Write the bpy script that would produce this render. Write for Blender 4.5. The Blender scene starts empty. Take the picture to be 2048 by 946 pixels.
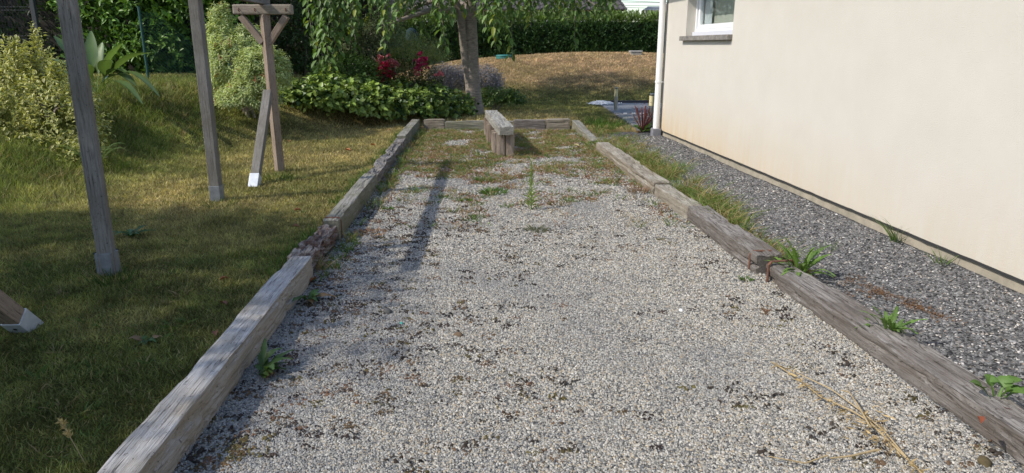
import bpy, math, random
import numpy as np
from mathutils import Vector, Matrix, noise as mnoise

# ------------------------------------------------------------------ camera, sky, sun, exposure
sc = bpy.context.scene
CAM_H = 1.5; FPX = 1380.0; PITCH = math.radians(15.5)
cam_d = bpy.data.cameras.new('camera'); cam = bpy.data.objects.new('camera', cam_d)
sc.collection.objects.link(cam); sc.camera = cam
cam.location = (0, 0, CAM_H); cam.rotation_euler = (math.pi/2 - PITCH, 0, 0)
cam_d.sensor_width = 36.0; cam_d.lens = FPX*36.0/2048.0; cam_d.clip_start = 0.05; cam_d.clip_end = 3000
SUN_EL = math.radians(43.0)
TRAVEL = Vector((0.933, 0.36, 0)).normalized()          # the way the shadows fall on the ground
world = bpy.data.worlds.new('World'); sc.world = world; world.use_nodes = True
wn = world.node_tree.nodes; wl = world.node_tree.links
wn.clear()
w_out = wn.new('ShaderNodeOutputWorld'); w_bg = wn.new('ShaderNodeBackground'); w_sky = wn.new('ShaderNodeTexSky')
w_sky.sky_type = 'NISHITA'; w_sky.sun_disc = False; w_sky.sun_elevation = SUN_EL
w_sky.sun_rotation = math.atan2(-TRAVEL.x, -TRAVEL.y) % (2*math.pi)
w_sky.air_density = 1.0; w_sky.dust_density = 1.0; w_sky.ozone_density = 1.0
w_bg.inputs['Strength'].default_value = 0.15
wl.new(w_sky.outputs[0], w_bg.inputs[0]); wl.new(w_bg.outputs[0], w_out.inputs[0])
sun_d = bpy.data.lights.new('sun', 'SUN'); sun = bpy.data.objects.new('sun', sun_d); sc.collection.objects.link(sun)
sun_d.energy = 2.75; sun_d.angle = math.radians(0.53); sun_d.color = (1.0, 0.94, 0.85)
ray = Vector((TRAVEL.x*math.cos(SUN_EL), TRAVEL.y*math.cos(SUN_EL), -math.sin(SUN_EL)))
sun.rotation_euler = ray.to_track_quat('-Z', 'Y').to_euler(); sun.location = (-20, -8, 20)
sc.view_settings.view_transform = 'Standard'; sc.view_settings.look = 'None'
sc.view_settings.exposure = 0.60; sc.view_settings.gamma = 1.0; sc.view_settings.use_curve_mapping = False
sc.cycles.max_bounces = 6; sc.cycles.diffuse_bounces = 3; sc.cycles.transparent_max_bounces = 8

# ------------------------------------------------------------------ helpers
C = sc.collection
rng = np.random.default_rng(7)
R = random.Random(5)

def gp(px, py, z=0.0):
    u = (px-1024)/FPX; v = (473-py)/FPX
    fy = math.cos(PITCH)+v*math.sin(PITCH); dz = -math.sin(PITCH)+v*math.cos(PITCH)
    t = (z-CAM_H)/dz
    return Vector((u*t, fy*t, z))
def at(px, py, Y):
    u = (px-1024)/FPX; v = (473-py)/FPX
    fy = math.cos(PITCH)+v*math.sin(PITCH); dz = -math.sin(PITCH)+v*math.cos(PITCH)
    t = Y/fy
    return Vector((u*t, Y, CAM_H+dz*t))

def tag(o, label=None, cat=None, group=None, kind=None):
    if label: o['label'] = label
    if cat: o['category'] = cat
    if group: o['group'] = group
    if kind: o['kind'] = kind
    return o
def empty(name, loc=(0, 0, 0), rz=0.0, label=None, cat=None, group=None):
    o = bpy.data.objects.new(name, None); C.objects.link(o); o.location = loc; o.rotation_euler = (0, 0, rz)
    o.empty_display_size = 0.1
    return tag(o, label, cat, group)
def link_mesh(name, me, mat, parent=None, loc=(0, 0, 0), rot=(0, 0, 0)):
    o = bpy.data.objects.new(name, me); C.objects.link(o); o.location = loc; o.rotation_euler = rot
    if mat is not None and len(me.materials) == 0: me.materials.append(mat)
    if parent is not None: o.parent = parent
    return o
def pymesh(name, V, F, smooth=False):
    me = bpy.data.meshes.new(name); me.from_pydata([tuple(v) for v in V], [], [tuple(f) for f in F]); me.update()
    if smooth: me.polygons.foreach_set('use_smooth', [True]*len(me.polygons))
    return me
def npmesh(name, V, T, col=None, smooth=False):
    V = np.ascontiguousarray(V, dtype=np.float32); T = np.ascontiguousarray(T, dtype=np.int32)
    me = bpy.data.meshes.new(name); k = T.shape[1]
    me.vertices.add(len(V)); me.vertices.foreach_set('co', V.ravel())
    me.loops.add(T.size); me.loops.foreach_set('vertex_index', T.ravel())
    me.polygons.add(len(T)); me.polygons.foreach_set('loop_start', np.arange(0, T.size, k, dtype=np.int32))
    if smooth: me.polygons.foreach_set('use_smooth', np.ones(len(T), dtype=bool))
    if col is not None:
        a = me.color_attributes.new('Col', 'FLOAT_COLOR', 'POINT')
        c4 = np.ones((len(V), 4), dtype=np.float32); c4[:, :3] = col
        a.data.foreach_set('color', c4.ravel())
    me.update(calc_edges=True); me.validate()
    return me
def obox(name, x0, x1, y0, y1, z0, z1, mat, parent=None, bevel=0.0, loc=(0, 0, 0), rot=(0, 0, 0)):
    import bmesh
    bm = bmesh.new(); bmesh.ops.create_cube(bm, size=1.0)
    for v in bm.verts:
        v.co = Vector((x0+(v.co.x+.5)*(x1-x0), y0+(v.co.y+.5)*(y1-y0), z0+(v.co.z+.5)*(z1-z0)))
    if bevel > 0: bmesh.ops.bevel(bm, geom=list(bm.edges), offset=bevel, segments=2, affect='EDGES', profile=.6)
    me = bpy.data.meshes.new(name); bm.to_mesh(me); bm.free()
    return link_mesh(name, me, mat, parent, loc, rot)
def tube_data(pts, rad, seg=8, wob=0.0, seed=0, cap=True):
    pts = [Vector(p) for p in pts]; V = []; F = []; n = len(pts)
    up = Vector((0.31, 0.2, 0.93))
    for i, p in enumerate(pts):
        d = (pts[min(i+1, n-1)]-pts[max(i-1, 0)]).normalized()
        a = d.cross(up)
        if a.length < 1e-3: a = d.cross(Vector((1, 0, 0)))
        a.normalize(); b = d.cross(a)
        for k in range(seg):
            t = 2*math.pi*k/seg
            r = rad[i]
            if wob: r *= 1+wob*mnoise.noise(Vector((math.cos(t)*1.7+seed, math.sin(t)*1.7, p.length*3+seed*3)))
            V.append(p+a*math.cos(t)*r+b*math.sin(t)*r)
    for i in range(n-1):
        for k in range(seg):
            F.append((i*seg+k, i*seg+(k+1) % seg, (i+1)*seg+(k+1) % seg, (i+1)*seg+k))
    if cap:
        o = len(V); V += [v.copy() for v in V[:seg]]+[v.copy() for v in V[(n-1)*seg:n*seg]]
        F.append(tuple(range(o, o+seg))[::-1]); F.append(tuple(range(o+seg, o+2*seg)))
    return V, F
def tube(name, pts, rad, mat, parent=None, seg=8, wob=0.0, seed=0, smooth=True):
    if not hasattr(rad, '__len__'): rad = [rad]*len(pts)
    V, F = tube_data(pts, rad, seg, wob, seed)
    return link_mesh(name, pymesh(name, V, F, smooth), mat, parent)
def merge(parts):
    V = []; F = []
    for v, f in parts:
        o = len(V); V += list(v); F += [tuple(i+o for i in q) for q in f]
    return V, F

def hashn(ix, iy, seed):
    h = (ix.astype(np.int64)*374761393+iy.astype(np.int64)*668265263+seed*1442695041) & 0x7fffffff
    h = ((h ^ (h >> 13))*1274126177) & 0x7fffffff
    return ((h ^ (h >> 16)) & 0xffff)/65535.0
def vnoise(x, y, s=1.0, seed=0):
    x = np.asarray(x, float)*s; y = np.asarray(y, float)*s
    ix = np.floor(x); iy = np.floor(y); fx = x-ix; fy = y-iy
    fx = fx*fx*(3-2*fx); fy = fy*fy*(3-2*fy)
    a = hashn(ix, iy, seed); b = hashn(ix+1, iy, seed); c = hashn(ix, iy+1, seed); d = hashn(ix+1, iy+1, seed)
    return (a*(1-fx)+b*fx)*(1-fy)+(c*(1-fx)+d*fx)*fy
def fbm(x, y, s=1.0, seed=0, o=3):
    r = 0; a = .5; t = 0
    for k in range(o):
        r = r+a*vnoise(x, y, s*2**k, seed+k*17); t += a; a *= .55
    return r/t
def sstep(a, b, x):
    t = np.clip((np.asarray(x, float)-a)/(b-a), 0, 1); return t*t*(3-2*t)

# ------------------------------------------------------------------ materials
def newmat(name):
    m = bpy.data.materials.new(name); m.use_nodes = True
    nt = m.node_tree; b = nt.nodes['Principled BSDF']
    return m, nt, b
def nd(nt, typ, **kw):
    n = nt.nodes.new(typ)
    for k, v in kw.items():
        if k in n.inputs.keys(): n.inputs[k].default_value = v
        else: setattr(n, k, v)
    return n
def ramp(nt, fac, stops, interp='LINEAR'):
    r = nt.nodes.new('ShaderNodeValToRGB'); r.color_ramp.interpolation = interp
    e = r.color_ramp.elements
    while len(e) > 1: e.remove(e[-1])
    e[0].position = stops[0][0]; e[0].color = (*stops[0][1], 1)
    for p, c in stops[1:]:
        k = e.new(p); k.color = (*c, 1)
    nt.links.new(fac, r.inputs[0]); return r.outputs[0]
def mix(nt, fac, a, b, mode='MIX'):
    m = nt.nodes.new('ShaderNodeMix'); m.data_type = 'RGBA'; m.blend_type = mode
    for s, v in ((0, fac), (6, a), (7, b)):
        if hasattr(v, 'links'): nt.links.new(v, m.inputs[s])
        else: m.inputs[s].default_value = v if s == 0 else (*v, 1)
    return m.outputs[2]
def coords(nt, scale=(1, 1, 1), kind='Object'):
    tc = nt.nodes.new('ShaderNodeTexCoord'); mp = nt.nodes.new('ShaderNodeMapping')
    mp.inputs['Scale'].default_value = scale
    nt.links.new(tc.outputs[kind], mp.inputs[0]); return mp.outputs[0]
def noise_tex(nt, vec, scale=5, detail=4, rough=.55, dist=0.0):
    n = nd(nt, 'ShaderNodeTexNoise', Scale=scale, Detail=detail, Roughness=rough, Distortion=dist)
    nt.links.new(vec, n.inputs['Vector']); return n.outputs['Fac']
def bump(nt, b, h, strength=.4, dist=.01):
    bp = nd(nt, 'ShaderNodeBump', Strength=strength, Distance=dist)
    nt.links.new(h, bp.inputs['Height']); nt.links.new(bp.outputs[0], b.inputs['Normal']); return bp

def plain(name, col, rough=.6, metal=0.0, nscale=0, namt=.25, bstr=0.0):
    m, nt, b = newmat(name); b.inputs['Roughness'].default_value = rough; b.inputs['Metallic'].default_value = metal
    if nscale:
        f = noise_tex(nt, coords(nt), nscale, 5)
        c = ramp(nt, f, [(.25, tuple(x*(1-namt) for x in col)), (.75, tuple(min(1, x*(1+namt)) for x in col))])
        nt.links.new(c, b.inputs['Base Color'])
        if bstr: bump(nt, b, f, bstr)
    else: b.inputs['Base Color'].default_value = (*col, 1)
    return m
def foliage(name, rough=.45, trans=.35, spec=.5):
    m, nt, b = newmat(name)
    a = nt.nodes.new('ShaderNodeVertexColor'); a.layer_name = 'Col'
    nt.links.new(a.outputs[0], b.inputs['Base Color']); b.inputs['Roughness'].default_value = rough
    b.inputs['Specular IOR Level'].default_value = spec
    if trans > 0:
        t = nt.nodes.new('ShaderNodeBsdfTranslucent'); ms = nt.nodes.new('ShaderNodeMixShader'); ms.inputs[0].default_value = trans
        g = nt.nodes.new('ShaderNodeMix'); g.data_type = 'RGBA'; g.blend_type = 'MULTIPLY'; g.inputs[0].default_value = 1
        nt.links.new(a.outputs[0], g.inputs[6]); g.inputs[7].default_value = (1.25, 1.3, .6, 1)
        nt.links.new(g.outputs[2], t.inputs[0])
        nt.links.new(b.outputs[0], ms.inputs[1]); nt.links.new(t.outputs[0], ms.inputs[2])
        nt.links.new(ms.outputs[0], nt.nodes['Material Output'].inputs[0])
    return m
M_leaf = foliage('leaf_surface', .5, .3, .35)
M_gloss = foliage('glossy_leaf_surface', .4, .22, .35)
M_grass = foliage('grass_blade_surface', .6, .25, .2)
M_stone = foliage('stone_surface', .85, 0, .3)
M_dryp = foliage('dry_plant_surface', .8, .15, .1)

def wood(name, base, dark, light, warm, gscale=1.0, axis='X', bs=.8, moss=0.0, checks=.7):
    m, nt, b = newmat(name)
    s = {'X': (2.3, 40, 40), 'Z': (30, 30, 1.8)}[axis]
    oi = nt.nodes.new('ShaderNodeObjectInfo')
    tc = nt.nodes.new('ShaderNodeTexCoord'); ad = nt.nodes.new('ShaderNodeVectorMath'); ad.operation = 'ADD'
    sc_ = nt.nodes.new('ShaderNodeVectorMath'); sc_.operation = 'SCALE'; sc_.inputs['Scale'].default_value = 37.0
    cb = nt.nodes.new('ShaderNodeCombineXYZ')
    for k in range(3): nt.links.new(oi.outputs['Random'], cb.inputs[k])
    nt.links.new(cb.outputs[0], sc_.inputs[0]); nt.links.new(tc.outputs['Object'], ad.inputs[0]); nt.links.new(sc_.outputs[0], ad.inputs[1])
    mp = nt.nodes.new('ShaderNodeMapping'); mp.inputs['Scale'].default_value = tuple(x*gscale for x in s); nt.links.new(ad.outputs[0], mp.inputs[0])
    g = noise_tex(nt, mp.outputs[0], 1.6, 7, .68, .15)
    fine = noise_tex(nt, mp.outputs[0], 6.0, 5, .6, .2)
    big = noise_tex(nt, ad.outputs[0], 3.0, 4, .6)
    c = ramp(nt, g, [(.28, dark), (.42, base), (.56, light), (.72, base), (.85, dark)])
    c = mix(nt, ramp(nt, big, [(.42, (0, 0, 0)), (.68, (.75, .75, .75))]), c, warm)
    c = mix(nt, .55, c, ramp(nt, fine, [(.3, (.35, .34, .33)), (.62, (1, 1, 1))]), 'MULTIPLY')
    crk = ramp(nt, g, [(.30, (.14, .13, .12)), (.37, (1, 1, 1)), (.70, (1, 1, 1)), (.76, (.5, .48, .45))])
    c = mix(nt, 1.0, c, crk, 'MULTIPLY')
    mp3 = nt.nodes.new('ShaderNodeMapping'); mp3.inputs['Scale'].default_value = {'X': (.55, 22, 22), 'Z': (22, 22, .5)}[axis]; nt.links.new(ad.outputs[0], mp3.inputs[0])
    chk = noise_tex(nt, mp3.outputs[0], 1.5, 3, .5, .35)
    lin = ramp(nt, chk, [(.476, (1, 1, 1)), (.488, (.12, .11, .10)), (.496, (.12, .11, .10)), (.508, (1, 1, 1))])
    c = mix(nt, checks, c, lin, 'MULTIPLY')
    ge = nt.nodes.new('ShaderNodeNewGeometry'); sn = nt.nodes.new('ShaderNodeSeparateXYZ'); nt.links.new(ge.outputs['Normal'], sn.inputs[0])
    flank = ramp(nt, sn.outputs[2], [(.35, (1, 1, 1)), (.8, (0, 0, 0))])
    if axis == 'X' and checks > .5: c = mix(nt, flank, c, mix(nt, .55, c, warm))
    spk = noise_tex(nt, ad.outputs[0], 55.0, 3, .6)
    c = mix(nt, .8, c, ramp(nt, spk, [(.30, (.25, .23, .21)), (.38, (1, 1, 1))]), 'MULTIPLY')
    if moss:
        ms = noise_tex(nt, ad.outputs[0], 7.0, 5, .6)
        c = mix(nt, ramp(nt, ms, [(.55, (0, 0, 0)), (.7, (moss, moss, moss))]), c, (.12, .13, .06))
    nt.links.new(c, b.inputs['Base Color']); b.inputs['Roughness'].default_value = .85
    b.inputs['Specular IOR Level'].default_value = .25
    mx = nt.nodes.new('ShaderNodeMath'); mx.operation = 'ADD'; nt.links.new(g, mx.inputs[0])
    m2 = nt.nodes.new('ShaderNodeMath'); m2.operation = 'MULTIPLY'; m2.inputs[1].default_value = .5; nt.links.new(fine, m2.inputs[0]); nt.links.new(m2.outputs[0], mx.inputs[1])
    bump(nt, b, mx.outputs[0], bs, .012)
    return m
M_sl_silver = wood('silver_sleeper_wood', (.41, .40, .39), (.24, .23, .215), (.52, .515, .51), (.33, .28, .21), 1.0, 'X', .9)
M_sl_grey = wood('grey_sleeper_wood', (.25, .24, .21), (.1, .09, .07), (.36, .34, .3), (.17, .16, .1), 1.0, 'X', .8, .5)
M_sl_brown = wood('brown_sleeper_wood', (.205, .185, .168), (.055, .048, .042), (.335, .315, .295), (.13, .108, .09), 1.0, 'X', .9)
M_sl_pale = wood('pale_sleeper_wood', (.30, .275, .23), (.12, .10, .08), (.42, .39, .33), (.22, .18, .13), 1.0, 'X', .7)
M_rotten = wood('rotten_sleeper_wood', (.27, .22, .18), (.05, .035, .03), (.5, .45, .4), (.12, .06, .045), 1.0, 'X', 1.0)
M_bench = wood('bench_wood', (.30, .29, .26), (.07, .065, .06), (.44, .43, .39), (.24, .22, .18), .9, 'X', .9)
M_leg = wood('bench_leg_wood', (.27, .21, .16), (.06, .05, .04), (.42, .35, .28), (.2, .14, .1), .8, 'Z', 1.0)
M_post = wood('grey_post_wood', (.20, .185, .165), (.11, .10, .09), (.27, .255, .23), (.17, .15, .12), 1.8, 'Z', .3, 0, .25)
M_post_br = wood('brown_post_wood', (.30, .23, .175), (.19, .14, .105), (.37, .29, .225), (.27, .195, .14), 1.8, 'Z', .3, 0, .25)
M_cross = wood('crosspiece_wood', (.31, .255, .2), (.19, .15, .115), (.39, .33, .265), (.28, .24, .17), 1.6, 'X', .3, 0, .25)
M_rust = plain('rusty_iron', (.17, .08, .05), .8, .3, 40, .5, .3)
M_galv = plain('galvanised_steel', (.20, .21, .22), .55, .2, 18, .3)
M_galv_white = plain('bright_galvanised_plate', (.55, .58, .62), .5, .3, 18, .15)
M_dark_screw = plain('dark_screw_steel', (.06, .055, .05), .5, .8)

# ------------------------------------------------------------------ ground
def court_left(y): return -1.24-.042*(y-2.0)         # outer limits of the boules court
def court_right(y): return 1.86-.066*(y-2.2)
def wall_x(y): return 2.48+(11.65-y)*.0774
def ground_z(x, y):
    x = np.asarray(x, float); y = np.asarray(y, float)
    xb = np.interp(y, [0, 6, 8.5, 10, 11.5, 12.8, 14.0, 16], [-5.4, -4.7, -4.2, -3.7, -3.0, -2.5, -1.9, -1.6])
    top = np.interp(y, [0, 6, 9, 11, 13, 16, 22], [.25, .4, .62, .8, .9, .7, .7])
    berm = top*sstep(0, 2.6, xb-x)
    mound = 1.2*sstep(18.6, 24.2, y)*sstep(-6.5, -1.5, x)*(.74+.26*sstep(-3.5, 2.6, x))*(1-.16*sstep(3.6, 9, x))
    mound = np.maximum(mound, .75*sstep(15, 20, y)*(1-sstep(-6.5, -2.0, x)))
    far = np.maximum(berm*(1-sstep(15, 19, y)), mound)
    back = .08*sstep(12.6, 14.0, y)*(1-sstep(15.5, 17, y))*(1-sstep(1.2, 1.7, x))
    und = .03*(fbm(x, y, .8, 3)-.5)*(sstep(.25, 1.0, court_left(y)-x))
    inside = (x > court_left(y)-.02) & (x < wall_x(y)+.3) & (y < 12.85)
    z = .03+und+far+back
    z = np.where(inside, -.05, z)
    z = np.where((x > 1.3) & (y >= 12.85) & (y < 18.6), .0, z)
    return z
def dryness(x, y):
    x = np.asarray(x, float); y = np.asarray(y, float)
    d = .36+1.0*(fbm(x, y, .55, 21)-.42)+.7*(fbm(x, y, 2.3, 5)-.5)
    d = d+.45*np.exp(-((x+3.6)**2/2.2+(y-6.9)**2/1.0))+.22*sstep(8, 11.5, y)*sstep(-4, -2.2, x)*(1-sstep(12.5, 14.5, y))
    d = d-.3*sstep(-3.6, -5.2, x)*(y < 13)-.28*sstep(6.2, 4.6, y)
    m = sstep(19.6, 21.2, y+1.4*(fbm(x, y, .7, 9)-.5)+.0*x)
    d = d*(1-m)+m*(.86+.9*(fbm(x, y, 1.1, 31)-.5))
    g = sstep(14.6, 16.2, y)*(1-m); d = d*(1-.8*g)
    d = d+.75*sstep(12.75, 12.9, y)*(1-sstep(14.2, 15.2, y))*sstep(-1.9, -1.2, x)*(.5+.6*fbm(x, y, 2, 4))
    return np.clip(d, 0, 1)
def lawn_color(x, y, r=None):
    d = dryness(x, y)[:, None]
    n = fbm(x, y, 1.7, 77)[:, None]
    green = np.array([.105, .125, .035])*(1-n)+np.array([.18, .18, .06])*n
    dry = np.array([.40, .32, .15])
    far = sstep(19, 21, y)[:, None]
    dry = dry*(1-far)+np.array([.47, .325, .20])*far
    c = green*(1-d)+dry*d
    n2 = fbm(x, y, 5.5, 130, 2)[:, None]; n3 = fbm(x, y, 13.0, 131, 2)[:, None]
    c = c*(.55+.9*n2)*(.6+.8*n3); c = c*np.array([1.0, 1.0, 1.0])+np.array([.05, .035, .008])*np.clip(n2-.5, 0, 1)*2
    c = c*1.25
    bank = (sstep(-3.4, -4.8, x)*(1-sstep(12.5, 15, y)))[:, None]; c = c*(1-bank)+c*np.array([.93, 1.06, .85])*bank
    if r is not None: c = c*((.45+1.1*r[:, None])*(1-far)+(.8+.4*r[:, None])*far)
    return c
xs = np.concatenate([[-400, -200, -100, -50, -30, -20, -15], np.arange(-12, 6.01, .14), [7, 8, 10, 13, 18, 25, 40, 80, 160, 400]])
ys = np.concatenate([[-200, -100, -50, -25, -12, -6, -3, -1], np.arange(0, 27.01, .16), [28, 30, 34, 40, 50, 70, 110, 200, 400, 900]])
GX, GY = np.meshgrid(xs, ys); gx = GX.ravel(); gy = GY.ravel()
gz = ground_z(gx, gy)
gz = np.where(gy > 27.5, 1.1, gz); gz = np.where((gx < -13), .6, gz)
nx = len(xs); ny = len(ys)
idx = np.arange(nx*ny).reshape(ny, nx)
quads = np.stack([idx[:-1, :-1], idx[:-1, 1:], idx[1:, 1:], idx[1:, :-1]], -1).reshape(-1, 4)
M_soil, nt, b = newmat('lawn_ground_surface')
a = nt.nodes.new('ShaderNodeVertexColor'); a.layer_name = 'Col'
f = noise_tex(nt, coords(nt), 60, 6, .7)
c = mix(nt, 1.0, a.outputs[0], ramp(nt, f, [(.3, (.45, .42, .35)), (.7, (1.25, 1.2, 1.1))]), 'MULTIPLY')
nt.links.new(c, b.inputs['Base Color']); b.inputs['Roughness'].default_value = .95; b.inputs['Specular IOR Level'].default_value = .1
bump(nt, b, f, .8, .03)
gcol = lawn_color(gx, gy)*.5
ground = link_mesh('lawn_ground', npmesh('lawn_ground', np.stack([gx, gy, gz], 1), quads, gcol, True), M_soil)
tag(ground, 'mown lawn with dry tan patches around the gravel court', 'lawn', kind='structure')

def sheet(name, left, right, y0, y1, z, mat, label, cat, nxn=26, step=.1, zf=None):
    yy = np.arange(y0, y1+1e-6, step); tt = np.linspace(0, 1, nxn)
    V = []
    for y in yy:
        for t in tt:
            x = left(y)*(1-t)+right(y)*t
            V.append((x, y, z+(zf(x, y) if zf else 0)))
    V = np.array(V); i = np.arange(len(yy)*nxn).reshape(len(yy), nxn)
    q = np.stack([i[:-1, :-1], i[:-1, 1:], i[1:, 1:], i[1:, :-1]], -1).reshape(-1, 4)
    o = link_mesh(name, npmesh(name, V, q, None, True), mat); return tag(o, label, cat, kind='structure')
def gravel_mat(name, scale, palette, gap, bstr):
    m, nt, b = newmat(name); vec = coords(nt)
    v = nd(nt, 'ShaderNodeTexVoronoi', Scale=scale); nt.links.new(vec, v.inputs['Vector'])
    sep = nt.nodes.new('ShaderNodeSeparateColor'); nt.links.new(v.outputs['Color'], sep.inputs[0])
    c = ramp(nt, sep.outputs[0], palette, 'CONSTANT')
    e = ramp(nt, v.outputs['Distance'], [(.3, (1, 1, 1)), (.62, gap)])
    c = mix(nt, 1.0, c, e, 'MULTIPLY')
    big = noise_tex(nt, vec, 1.1, 5, .6)
    c = mix(nt, 1.0, c, ramp(nt, big, [(.35, (.72, .72, .72)), (.6, (1.05, 1.04, 1.02))]), 'MULTIPLY')
    brown = noise_tex(nt, vec, 4.5, 5, .65)
    nt.links.new(c, b.inputs['Base Color']); b.inputs['Roughness'].default_value = .9; b.inputs['Specular IOR Level'].default_value = .2
    inv = nt.nodes.new('ShaderNodeMath'); inv.operation = 'SUBTRACT'; inv.inputs[0].default_value = 1.0; nt.links.new(v.outputs['Distance'], inv.inputs[1])
    bump(nt, b, inv.outputs[0], bstr, .012)
    return m
PAL = [(0, (.14, .14, .14)), (.18, (.29, .28, .265)), (.40, (.48, .47, .44)), (.62, (.40, .36, .29)), (.76, (.58, .57, .54)), (.88, (.22, .225, .23))]
M_gravel = gravel_mat('pale_gravel_surface', 95, PAL, (.45, .45, .44), .8)
SPAL = [(0, (.09, .092, .096)), (.35, (.14, .14, .145)), (.62, (.19, .19, .195)), (.88, (.36, .33, .29)), (.95, (.11, .11, .115))]
M_slate = gravel_mat('slate_chip_surface', 45, SPAL, (.35, .35, .35), .9)
def court_z(x, y): return .012*(float(fbm(x, y, 1.3, 41))-.5)
sheet('gravel_court', lambda y: court_left(y)-.03, lambda y: court_right(y)+.06, -.6, 12.9, 0.0, M_gravel,
      'pale grey gravel surface of the old boules court', 'gravel court', zf=court_z)
sheet('slate_strip_path', lambda y: court_right(y)+.075, lambda y: wall_x(y)+.06, -.6, 12.1, .015, M_slate,
      'strip of dark slate chippings along the house wall', 'path', zf=lambda x, y: .03*(float(fbm(x, y, 1.6, 43))-.5)+.03*float(sstep(1.0, .1, wall_x(y)-x)))

# loose stones: real geometry, too many and too small to count
def stones(P, size, flat, cols, yaw_tilt=.35):
    """angular chips: four corners and a short ridge"""
    n = len(P)
    base = np.array([[-1, -1], [1, -1], [1, 1], [-1, 1]], float)
    V = np.zeros((n, 6, 3)); V[:, :4, :2] = base[None]*(1+rng.uniform(-.45, .3, (n, 4, 2)))
    V[:, 4, 0] = rng.uniform(-.8, -.1, n); V[:, 5, 0] = rng.uniform(.1, .8, n)
    V[:, 4:, 1] = rng.uniform(-.55, .55, (n, 2))
    V[:, :, 1] *= rng.uniform(.5, .95, n)[:, None]
    V[:, :4, 2] = rng.uniform(-.5, -.1, (n, 4)); V[:, 4:, 2] = flat*rng.uniform(.45, 1.25, (n, 2))
    tx = rng.normal(0, yaw_tilt, n); ty = rng.normal(0, yaw_tilt, n)
    V[:, :, 2] += V[:, :, 0]*tx[:, None]*.6+V[:, :, 1]*ty[:, None]*.6
    th = rng.uniform(0, 2*math.pi, n); c, s = np.cos(th)[:, None], np.sin(th)[:, None]
    X = V[:, :, 0]*c-V[:, :, 1]*s; Y = V[:, :, 0]*s+V[:, :, 1]*c
    V[:, :, 0] = X; V[:, :, 1] = Y
    V = V*size[:, None, None]*.5+P[:, None, :]
    q = np.array([[0, 1, 5], [0, 5, 4], [2, 3, 4], [2, 4, 5], [1, 2, 5], [3, 0, 4]])
    T = (q[None]+6*np.arange(n)[:, None, None]).reshape(-1, 3)
    return V.reshape(-1, 3), T, np.repeat(cols, 6, 0)
def scatter_dens(y0, y1, ky, kd, ks, lx, rx, zf, smin, smax):
    """stones thinning out smoothly with distance"""
    dmax = max(kd); w = max(float(rx(y)-lx(y)) for y in (y0, y1)); n = int(dmax*w*(y1-y0))
    y = rng.uniform(y0, y1, n); y = y[rng.uniform(0, 1, n) < np.interp(y, ky, kd)/dmax]
    x = lx(y)+(rx(y)-lx(y))*rng.uniform(0, 1, len(y))
    ok = np.abs(x) < (y+.25)*.86+.5
    x, y = x[ok], y[ok]
    s = rng.uniform(smin, smax, len(x))*np.interp(y, ky, ks)
    return np.stack([x, y, zf(x, y)], 1), s
P, S = scatter_dens(1.75, 12.6, [1.75, 2.6, 3.6, 4.6, 5.6, 7.0, 9.0, 12.6], [19500, 18500, 14500, 10000, 6200, 3000, 1500, 900], [.82, .84, .88, .95, 1.08, 1.25, 1.45, 1.7],
                    lambda y: court_left(y), lambda y: court_right(y), lambda x, y: .002+.012*(fbm(x, y, 1.3, 41)-.5)+0*x, .0055, .0145)
pal = np.array([.83, .80, .735])*np.array([[.60, .585, .55], [.5, .49, .46], [.38, .375, .36], [.25, .255, .26], [.14, .145, .155], [.52, .45, .34], [.70, .69, .66], [.46, .37, .27], [.33, .30, .26]])
pick = rng.choice(9, len(P), p=[.18, .2, .18, .13, .07, .09, .07, .03, .05])
cols = pal[pick]*rng.uniform(.8, 1.12, (len(P), 1))
worn = np.clip((fbm(P[:, 0], P[:, 1], 1.4, 90)-.55)*4, 0, 1)[:, None]*.45          # bluish grey worn patches
cols = cols*(1-worn)+np.array([.2, .205, .21])*worn
V, T, cc = stones(P, S, .8, cols)
tag(link_mesh('gravel_stones', npmesh('gravel_stones', V, T, cc), M_stone), 'loose pale crushed gravel covering the boules court', 'gravel', kind='stuff')
P, S = scatter_dens(2.0, 11.6, [2, 3, 4.5, 6.5, 9, 11.6], [5600, 5200, 4200, 2700, 1500, 900], [.9, .92, 1.0, 1.15, 1.35, 1.5],
                    lambda y: court_right(y)+.15, lambda y: wall_x(y)-.01,
                    lambda x, y: .018+.03*(fbm(x, y, 1.6, 43)-.5)+.03*sstep(1.0, .1, wall_x(y)-x), .010, .025)
pal = np.array([[.13, .128, .126], [.17, .168, .165], [.225, .222, .218], [.095, .094, .093], [.42, .38, .33], [.55, .53, .5], [.25, .2, .16]])
pick = rng.choice(7, len(P), p=[.29, .27, .16, .14, .06, .045, .035])
cols = pal[pick]*rng.uniform(.8, 1.2, (len(P), 1))
S = np.where(pick >= 4, S*.75, S)
V, T, cc = stones(P, S, .4, cols, .5)
tag(link_mesh('slate_chippings', npmesh('slate_chippings', V, T, cc), M_stone), 'loose dark slate chippings beside the house', 'gravel', kind='stuff')

# ------------------------------------------------------------------ house
WL = math.hypot(.0774, 1); HROT = math.atan2(-1/WL, .0774/WL)
M_render, nt, b = newmat('cream_roughcast_render')
vec = coords(nt)
fine = noise_tex(nt, vec, 150, 3, .6); med = noise_tex(nt, vec, 2.0, 5, .6)
c = ramp(nt, med, [(.3, (.575, .54, .475)), (.7, (.61, .575, .51))])
sp = nt.nodes.new('ShaderNodeSeparateXYZ'); nt.links.new(vec, sp.inputs[0])
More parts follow.
